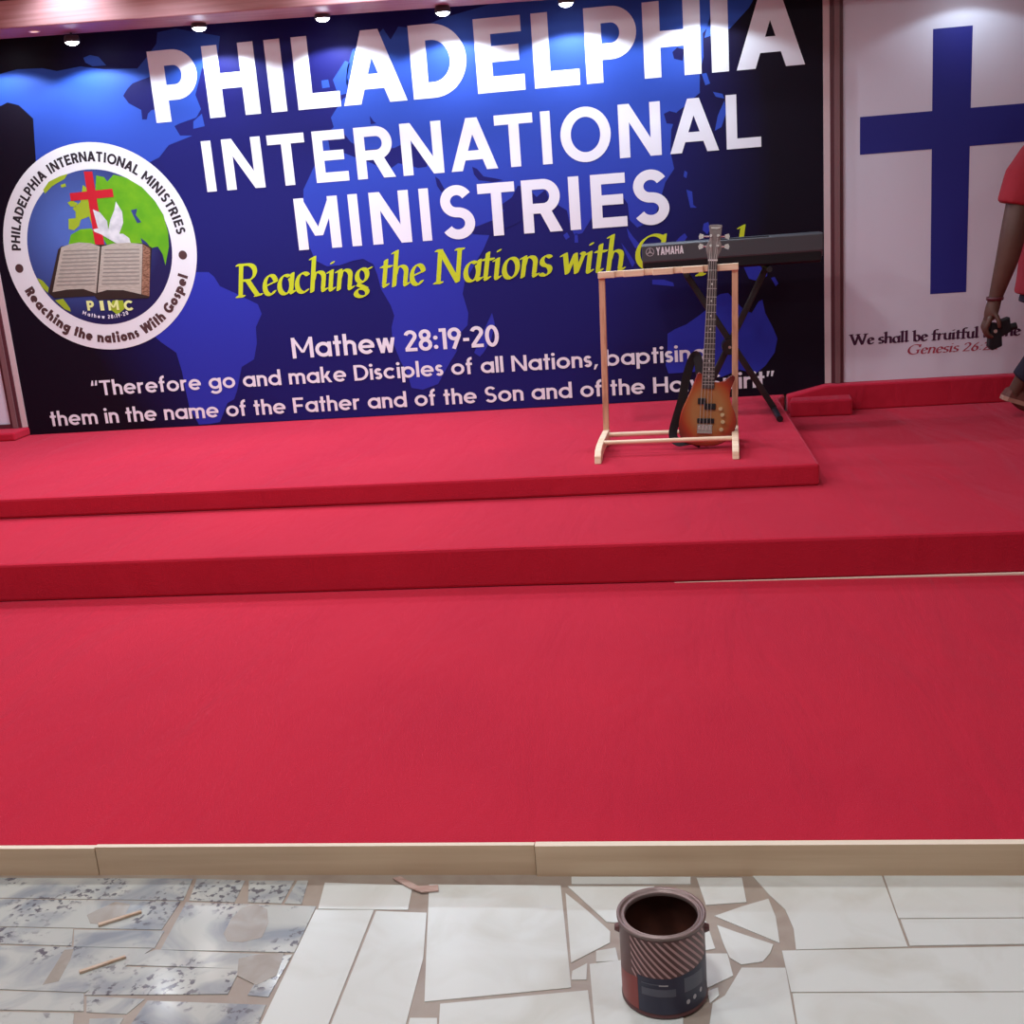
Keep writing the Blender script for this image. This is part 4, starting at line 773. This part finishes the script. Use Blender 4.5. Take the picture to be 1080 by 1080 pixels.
# ================================================================== open paint tin
CX, CY, CR, CH = -.041, 1.918, .0815, .172
tn = thing('paint_tin', 'open empty maroon paint tin with a navy label on the marble floor', 'paint tin', (CX, CY, .0026))
base = (CX, CY, .0026)
MB().lathe([(.0005, .004), (CR-.004, .004), (CR-.003, .0), (CR, .002), (CR, .006), (CR-.0015, .008), (CR-.0015, CH-.008), (CR, CH-.006)], base, 'tin_body', 64).build('body', tn)
MB().lathe([(CR-.003, CH-.008), (CR+.0018, CH-.004), (CR+.0018, CH+.0005), (CR-.002, CH+.002), (CR-.005, CH-.001), (CR-.0065, CH-.004), (CR-.009, CH-.003), (CR-.011, CH-.001), (CR-.0135, CH-.003), (CR-.0135, CH-.010)], base, 'tin', 64).build('rim', tn)
MB().lathe([(CR-.0135, CH-.004), (CR-.003, CH-.012), (CR-.003, .006), (.0005, .006)], base, 'tin_in', 64).build('inside', tn)
lb = MB()
def cyl(th, z, d=.0): return (CX + (CR-.0015+d)*math.sin(R(th)), CY - (CR-.0015+d)*math.cos(R(th)), .0026+z)
def patch(th0, th1, zl, zh, m, d, n=None):
    n = n or max(2, int(abs(th1-th0)/4)); V = []; F = []
    for i in range(n+1):
        t = th0 + (th1-th0)*i/n; V += [cyl(t, zl(t), d), cyl(t, zh(t), d)]
    F = [(2*i, 2*i+2, 2*i+3, 2*i+1) for i in range(n)]; lb.add(V, F, m, True)
navtop = lambda t: .086 + .012*max(0, (t-10)/60)
patch(-36, 128, lambda t: .010, navtop, 'tin_navy', .0004)
patch(-95, -36.5, lambda t: .010, lambda t: .062 + .018*(t+95)/58, 'tin_red', .0004)
patch(-30, 16, lambda t: .048, lambda t: .064, 'tin_grey', .0008); patch(-30, -6, lambda t: .072, lambda t: .0745, 'tin_grey', .0008); patch(-6, 6, lambda t: .071, lambda t: .0735, 'tin_pale', .0008)
patch(28, 62, lambda t: .052, lambda t: .082, 'tin_grey', .0008)
for t0, z in ((33, .030), (44, .034), (57, .039)):
    patch(t0-3, t0+3, lambda t: z-.005*math.sqrt(max(0, 1-((t-t0)/3.01)**2)), lambda t: z+.005*math.sqrt(max(0, 1-((t-t0)/3.01)**2)), 'tin_pale', .0009, 8)
# slanting stripes between the rim and the navy label
zt = lambda t: .163
for k in range(16):
    a0 = -92 + k*10.2; V = []; F = []; n = 24
    pts = []
    for i in range(n+1):
        s_ = i/n; t = a0 + s_*62; z = .168 - s_*.100
        lo, hi = max(z-.0033, navtop(t)+.001 if t > -37 else .05), min(z+.0033, .1625)
        if -47 <= t <= 72 and hi > lo + .0004: pts.append((t, lo, hi))
    for (t, lo, hi), (t2, lo2, hi2) in zip(pts, pts[1:]):
        lb.add([cyl(t, lo, .0006), cyl(t2, lo2, .0006), cyl(t2, hi2, .0006), cyl(t, hi, .0006)], [(0, 1, 2, 3)], 'tin_stripe', True)
lb.build('printed_label', tn)
for s in (-1, 1):
    MB().tube([(CX+s*(CR-.004), CY, .0026+.140), (CX+s*(CR+.007), CY, .0026+.140)], [.011, .006], 'tin_body', 14).build('handle_lug', tn)

# ================================================================== scraps of wood on the floor
def scrap(pts, z0, z1, m, label):
    single(MB().prism(pts, 'z', z0, z1, m), 'wood_scrap', label, 'wood scrap', bevel=.001, group='wood scraps on the marble floor')
def sliver(a, b, w, label):
    d = Vector((b[0]-a[0], b[1]-a[1])); d.normalize(); n = (-d.y*w/2, d.x*w/2)
    scrap([(a[0]-n[0], a[1]-n[1]), (b[0]-n[0]*.7, b[1]-n[1]*.7), (b[0]+n[0]*.7, b[1]+n[1]*.7), (a[0]+n[0], a[1]+n[1])], .0027, .0085, 'scrap', label)
sliver((-1.283, 2.112), (-1.205, 2.163), .010, 'thin wood sliver on the mottled marble, the one nearer the stage planks')
sliver((-1.246, 1.950), (-1.168, 2.003), .009, 'thin wood sliver on the mottled marble, the one farther from the stage planks')
scrap([(-.657, 2.296), (-.640, 2.303), (-.590, 2.264), (-.545, 2.268), (-.540, 2.246), (-.578, 2.240), (-.610, 2.258)], .0027, .007, 'scrap_pink', 'bent pinkish wood chip lying against the foot of the stage plank')

# ================================================================== person walking to the right at the edge of the frame
def skin_obj(name, chains, m, parent, sub=2, kind=None):
    """chains: lists of (x,y,z,r[,r2]); consecutive points are joined, equal points merge; first point is the root"""
    V = []; Rr = []; E = []; key = {}
    def vid(p):
        k = tuple(round(c, 4) for c in p[:3])
        if k not in key: key[k] = len(V); V.append(p[:3]); Rr.append((p[3], p[4] if len(p) > 4 else p[3]))
        return key[k]
    for ch in chains:
        ids = [vid(p) for p in ch]
        for a_, b_ in zip(ids, ids[1:]): E.append((a_, b_))
    me = bpy.data.meshes.new(name+'_cage'); off = ORG[parent]; me.from_pydata([tuple(Vector(v)-off) for v in V], E, [])
    o = bpy.data.objects.new(name+'_cage', me); COL.objects.link(o)
    sk = o.modifiers.new('skin', 'SKIN'); sk.use_smooth_shade = True
    lay = me.skin_vertices[0] if len(me.skin_vertices) else None
    if lay is None:
        bpy.context.view_layer.objects.active = o; bpy.ops.mesh.customdata_skin_add(); lay = me.skin_vertices[0]
    for i, r in enumerate(Rr): lay.data[i].radius = r
    lay.data[0].use_root = True
    sb = o.modifiers.new('sub', 'SUBSURF'); sb.levels = sub; sb.render_levels = sub
    dg = bpy.context.evaluated_depsgraph_get(); new = bpy.data.meshes.new_from_object(o.evaluated_get(dg))
    bpy.data.objects.remove(o); bpy.data.meshes.remove(me)
    new.name = name; new.materials.clear(); new.materials.append(M[m])
    for p in new.polygons: p.use_smooth = True
    q = bpy.data.objects.new(name, new); COL.objects.link(q); q.parent = parent; ORG[q] = off
    return q
PX, PY = 1.905, 6.03
pe = thing('person', 'person in red shirt and dark trousers walking off at the right edge, holding a camera', 'person', (PX, PY, Z1))
sh_r = (1.745, 5.865, 1.520); el = (1.668, 5.835, 1.165); wr = (1.603, 5.860, .868)
sh_l = (1.925, 6.195, 1.520); el_l = (2.02, 6.245, 1.235); wr_l = (2.20, 6.20, 1.06)
hipR, hipL = (1.91, 5.945, .98), (1.90, 6.115, .98)
kR, aR = (2.10, 5.95, .66), (2.17, 5.95, .315)
kL, aL = (1.955, 6.125, .640), (1.815, 6.185, .385)
body = [
 [(1.905, PY, 1.02, .085), (1.895, PY, 1.18, .085), (1.875, PY, 1.36, .095), (1.86, PY, 1.50, .080), (1.864, PY, 1.575, .066), (1.880, PY, 1.635, .064), (1.896, PY, 1.70, .060), (1.905, PY, 1.74, .050)],
 [(1.86, PY, 1.50, .080), (*sh_r, .064), (1.700, 5.85, 1.34, .062), (1.668, 5.835, 1.165, .062), (1.650, 5.842, 1.06, .056), (1.622, 5.852, .95, .042), (*wr, .031, .034), (1.590, 5.864, .812, .027, .046)],
 [(1.86, PY, 1.50, .080), (*sh_l, .058), (1.975, 6.22, 1.37, .047), (*el_l, .040), (2.11, 6.225, 1.15, .037), (*wr_l, .026), (2.26, 6.19, 1.03, .022, .036)],
 [(1.905, PY, 1.02, .085), (*hipR, .080), (2.01, 5.948, .80, .068), (*kR, .058), (2.125, 5.95, .50, .054), (*aR, .037), (2.19, 5.95, .275, .034), (2.29, 5.945, .252, .026)],
 [(1.905, PY, 1.02, .085), (*hipL, .080), (1.935, 6.12, .80, .068), (*kL, .058), (1.885, 6.15, .52, .054), (*aL, .036), (1.795, 6.195, .345, .036), (1.845, 6.20, .285, .030), (1.925, 6.20, .255, .024)],
]
# fingers of the right hand, curled round the camera, and a thumb from the side of the palm
hb = (1.590, 5.864, .812)
for i, dy in enumerate((-.030, -.010, .010, .028)):
    L = (.90, 1.0, .95, .78)[i]
    body.append([(*hb, .027, .046), (1.574, 5.864+dy*1.1, .775, .0125), (1.562-.004*L, 5.864+dy, .775-.042*L, .0115), (1.570, 5.864+dy*.95, .775-.075*L, .0105), (1.596, 5.864+dy*.85, .775-.092*L, .0078)])
body.append([(*hb, .027, .046), (1.602, 5.826, .800, .012), (1.614, 5.816, .770, .011), (1.618, 5.822, .738, .009)])
hl = (2.26, 6.19, 1.03)
for i, dy in enumerate((-.030, -.010, .010, .028)):
    L = (.90, 1.0, .95, .78)[i]
    body.append([(*hl, .022, .036), (2.30, 6.19+dy, 1.010, .0105), (2.30+.035*L, 6.19+dy, .992, .0095), (2.315+.04*L, 6.19+dy*.9, .962, .0085), (2.31+.03*L, 6.19+dy*.85, .940, .0075)])
body.append([(*hl, .022, .036), (2.272, 6.150, 1.030, .012), (2.298, 6.136, 1.022, .010), (2.318, 6.140, 1.005, .0085)])
skin_obj('body', body, 'skin', pe)
# head in profile, facing right
def ellipsoid(mb, c, r, m, n=28, k=18, fn=None):
    V = []; F = []
    for j in range(k+1):
        ph = math.pi*j/k
        for i in range(n):
            th = 2*math.pi*i/n; d = Vector((math.sin(ph)*math.cos(th), math.sin(ph)*math.sin(th), math.cos(ph)))
            p = Vector((d.x*r[0], d.y*r[1], d.z*r[2]))
            if fn: p = fn(d, p)
            V.append(tuple(Vector(c)+p))
    for j in range(k):
        for i in range(n): F.append((j*n+i, (j+1)*n+i, (j+1)*n+(i+1) % n, j*n+(i+1) % n))
    mb.add(V, F, m, True)
HC = (1.915, PY, 1.735)
def headf(d, p):
    p = p.copy()
    if d.z < -.1: p.y *= 1 - .35*(-d.z-.1); p.x += .012*(-d.z) ; p.x *= 1-.10*(-d.z)
    f = max(0, d.x)
    p.x += .026*math.exp(-((d.y/.16)**2) - ((d.z+.16)/.15)**2)*f       # nose
    p.x += .010*math.exp(-((d.y/.30)**2) - ((d.z+.52)/.10)**2)*f       # lips
    p.x += .010*math.exp(-((d.y/.30)**2) - ((d.z+.86)/.14)**2)         # chin
    p.x -= .010*math.exp(-(((abs(d.y)-.36)/.16)**2) - ((d.z-.04)/.12)**2)*f   # eye sockets
    p.x += .006*math.exp(-((d.y/.5)**2) - ((d.z-.22)/.10)**2)*f        # brow
    return p
hd = MB(); ellipsoid(hd, HC, (.098, .076, .122), 'skin', 48, 36, headf)
for s in (-1, 1):
    ellipsoid(hd, (HC[0]-.005, HC[1]+s*.077, HC[2]-.012), (.020, .009, .032), 'skin', 14, 10)
    ellipsoid(hd, (HC[0]+.082, HC[1]+s*.030, HC[2]+.006), (.012, .014, .010), 'eye_white', 14, 10)
    ellipsoid(hd, (HC[0]+.0905, HC[1]+s*.031, HC[2]+.006), (.005, .006, .006), 'black', 10, 8)
ellipsoid(hd, (HC[0]+.098, HC[1], HC[2]-.062), (.009, .024, .0075), 'lip', 14, 8)
hd.build('head', pe)
hr = MB(); ellipsoid(hr, (HC[0]-.012, HC[1], HC[2]+.022), (.099, .081, .110), 'hair', 36, 24, lambda d, p: Vector((p.x if p.x < .07 else .07, p.y, max(p.z, -.045 if d.x < .1 else .045))))
hr.build('hair', pe)
# clothes: lofted and merged into one smooth surface each
def garment(name, rings_list, m, voxel=.011):
    mb = MB(); n = 28
    for rings in rings_list:
        V = []; F = []; prev = None; P = [Vector(r[:3]) for r in rings]
        for k, r in enumerate(rings):
            t = (P[min(k+1, len(P)-1)] - P[max(k-1, 0)]).normalized()
            ax = Vector((1, 0, 0)); ax = (ax - t*ax.dot(t)).normalized(); ay = t.cross(ax)
            V += [P[k] + ax*math.cos(2*math.pi*q/n)*r[3] + ay*math.sin(2*math.pi*q/n)*r[4] for q in range(n)]
        for k in range(len(rings)-1): F += [(k*n+q, k*n+(q+1) % n, (k+1)*n+(q+1) % n, (k+1)*n+q) for q in range(n)]
        F += [tuple(reversed(range(n))), tuple(range((len(rings)-1)*n, len(rings)*n))]
        mb.add(V, F, m, True)
    o = mb.build(name, pe)
    rm = o.modifiers.new('merge', 'REMESH'); rm.mode = 'VOXEL'; rm.voxel_size = voxel; rm.use_smooth_shade = True
    sm = o.modifiers.new('smooth', 'SMOOTH'); sm.factor = .5; sm.iterations = 6
    return o
garment('shirt', [
 [(1.893, PY, .868, .146, .197), (1.895, PY, .95, .137, .187), (1.893, PY, 1.10, .126, .174), (1.880, PY, 1.28, .130, .184), (1.868, PY, 1.42, .126, .188), (1.862, PY, 1.50, .110, .172), (1.862, PY, 1.55, .080, .115), (1.868, PY, 1.582, .064, .072)],
 [(1.84, 5.98, 1.515, .060, .075), (1.775, 5.885, 1.515, .082, .080), (1.715, 5.855, 1.43, .088, .082), (1.690, 5.847, 1.345, .086, .080), (1.680, 5.846, 1.305, .086, .080)],
 [(1.87, 6.08, 1.515, .060, .075), (1.925, 6.175, 1.515, .080, .078), (1.962, 6.205, 1.43, .080, .078), (1.985, 6.222, 1.36, .078, .076), (1.992, 6.226, 1.33, .078, .076)],
], 'shirt')
garment('trousers', [
 [(1.897, PY, 1.02, .100, .145), (1.893, PY, .92, .108, .155), (1.890, PY, .865, .114, .160), (1.890, PY, .83, .124, .166)],
 [(1.905, 5.960, .885, .095, .085), (1.985, 5.948, .80, .106, .088), (2.095, 5.95, .66, .080, .076), (2.135, 5.95, .50, .072, .070), (2.172, 5.95, .335, .064, .062)],
 [(1.905, 6.100, .885, .095, .085), (1.935, 6.118, .80, .098, .085), (1.962, 6.128, .65, .080, .076), (1.905, 6.148, .53, .070, .068), (1.838, 6.176, .425, .060, .060)],
], 'trousers')
def shoe(name, toe, heel, w, tilt_up):
    a_, b_ = Vector(heel), Vector(toe); t = (b_-a_).normalized(); n = Vector((0, 1, 0)); u = t.cross(n)*-1; u = n.cross(t)*-1
    if u.z < 0: u = -u
    prof = [(0, .62), (.08, .92), (.25, .80), (.45, .78), (.70, 1.0), (.88, .92), (1.0, .45)]; L = (b_-a_).length
    top = MB(); so = MB()
    def ring(h, k): return [tuple(a_ + t*(q*L) + n*(s*w/2*r*k) + u*h) for s in (-1,) for q, r in prof] + [tuple(a_ + t*(q*L) + n*(w/2*r*k) + u*h) for q, r in reversed(prof)]
    N = 14
    def loft(mb, levels, m):
        V = []; F = []
        for lv in levels: V += lv
        for j in range(len(levels)-1):
            for i in range(N): F.append((j*N+i, j*N+(i+1) % N, (j+1)*N+(i+1) % N, (j+1)*N+i))
        F += [tuple(reversed(range(N))), tuple(range((len(levels)-1)*N, len(levels)*N))]; mb.add(V, F, m, False)
    loft(so, [ring(0, 1.0), ring(.022, 1.06)], 'sole')
    def upper(h, k, cut):
        r = ring(h, k); c = a_ + t*(L*.36)
        return [tuple(Vector(p)*(1-cut) + (c + u*h)*cut) for p in r]
    loft(top, [ring(.022, 1.0), upper(.055, .95, .08), upper(.085, .85, .38), upper(.105, .75, .58)], 'shoe')
    s = top.build(name, pe); ORG[s] = ORG[pe]; so.build('sole', s)
shoe('shoe', (1.985, 6.205, Z1+.004), (1.742, 6.200, .325), .095, True)
shoe('shoe', (2.365, 5.945, Z1), (2.095, 5.95, Z1), .098, False)
MB().lathe([(.0335, -.008), (.038, -.008), (.040, 0), (.038, .008), (.0335, .008)], (1.603, 5.860, .876), 'bracelet', 28).build('bracelet', pe)
# camera carried in the hand
cm = thing('camera', 'black compact camera held low in the walking person\'s hand', 'camera', (1.60, 5.85, .655))
MB().prism([(1.585, .765), (1.632, .755), (1.640, .648), (1.592, .628), (1.578, .648)], 'y', 5.838, 5.896, 'black').build('body', cm, bevel=.006)
MB().prism([(1.628, .770), (1.672, .785), (1.680, .715), (1.634, .690)], 'y', 5.842, 5.892, 'black').build('grip_block', cm, bevel=.006)
MB().tube([(1.676, 5.866, .732), (1.708, 5.866, .740)], .017, 'black', 18).build('lens_barrel', cm)
MB().tube([(1.604, 5.840, .722), (1.604, 5.834, .722)], .009, 'chrome', 16).build('silver_button', cm)

# ================================================================== camera, world, view
cam = bpy.data.cameras.new('camera_view'); co = bpy.data.objects.new('camera_view', cam); COL.objects.link(co)
cam.sensor_fit = 'HORIZONTAL'; cam.sensor_width = 36; cam.lens = 36*1222.0686/1080; cam.clip_start = .05
pit, rol, yaw = .2565028803, -.0769530616, .1366727424
f_ = Matrix.Rotation(yaw, 3, 'Z') @ Vector((0, math.cos(pit), -math.sin(pit))); u_ = Matrix.Rotation(yaw, 3, 'Z') @ Vector((0, math.sin(pit), math.cos(pit))); r_ = Matrix.Rotation(yaw, 3, 'Z') @ Vector((1, 0, 0))
r2 = math.cos(rol)*r_ + math.sin(rol)*u_; u2 = -math.sin(rol)*r_ + math.cos(rol)*u_
co.matrix_world = Matrix(((r2.x, u2.x, -f_.x, 0), (r2.y, u2.y, -f_.y, 0), (r2.z, u2.z, -f_.z, 1.47), (0, 0, 0, 1)))
sc.camera = co
w = bpy.data.worlds.new('dim_room'); sc.world = w; w.use_nodes = True
w.node_tree.nodes['Background'].inputs['Color'].default_value = (.9, .92, 1, 1); w.node_tree.nodes['Background'].inputs['Strength'].default_value = .05
sc.view_settings.view_transform = 'Standard'; sc.view_settings.look = 'None'; sc.view_settings.gamma = 1; sc.view_settings.use_curve_mapping = False
sc.view_settings.exposure = EXPO
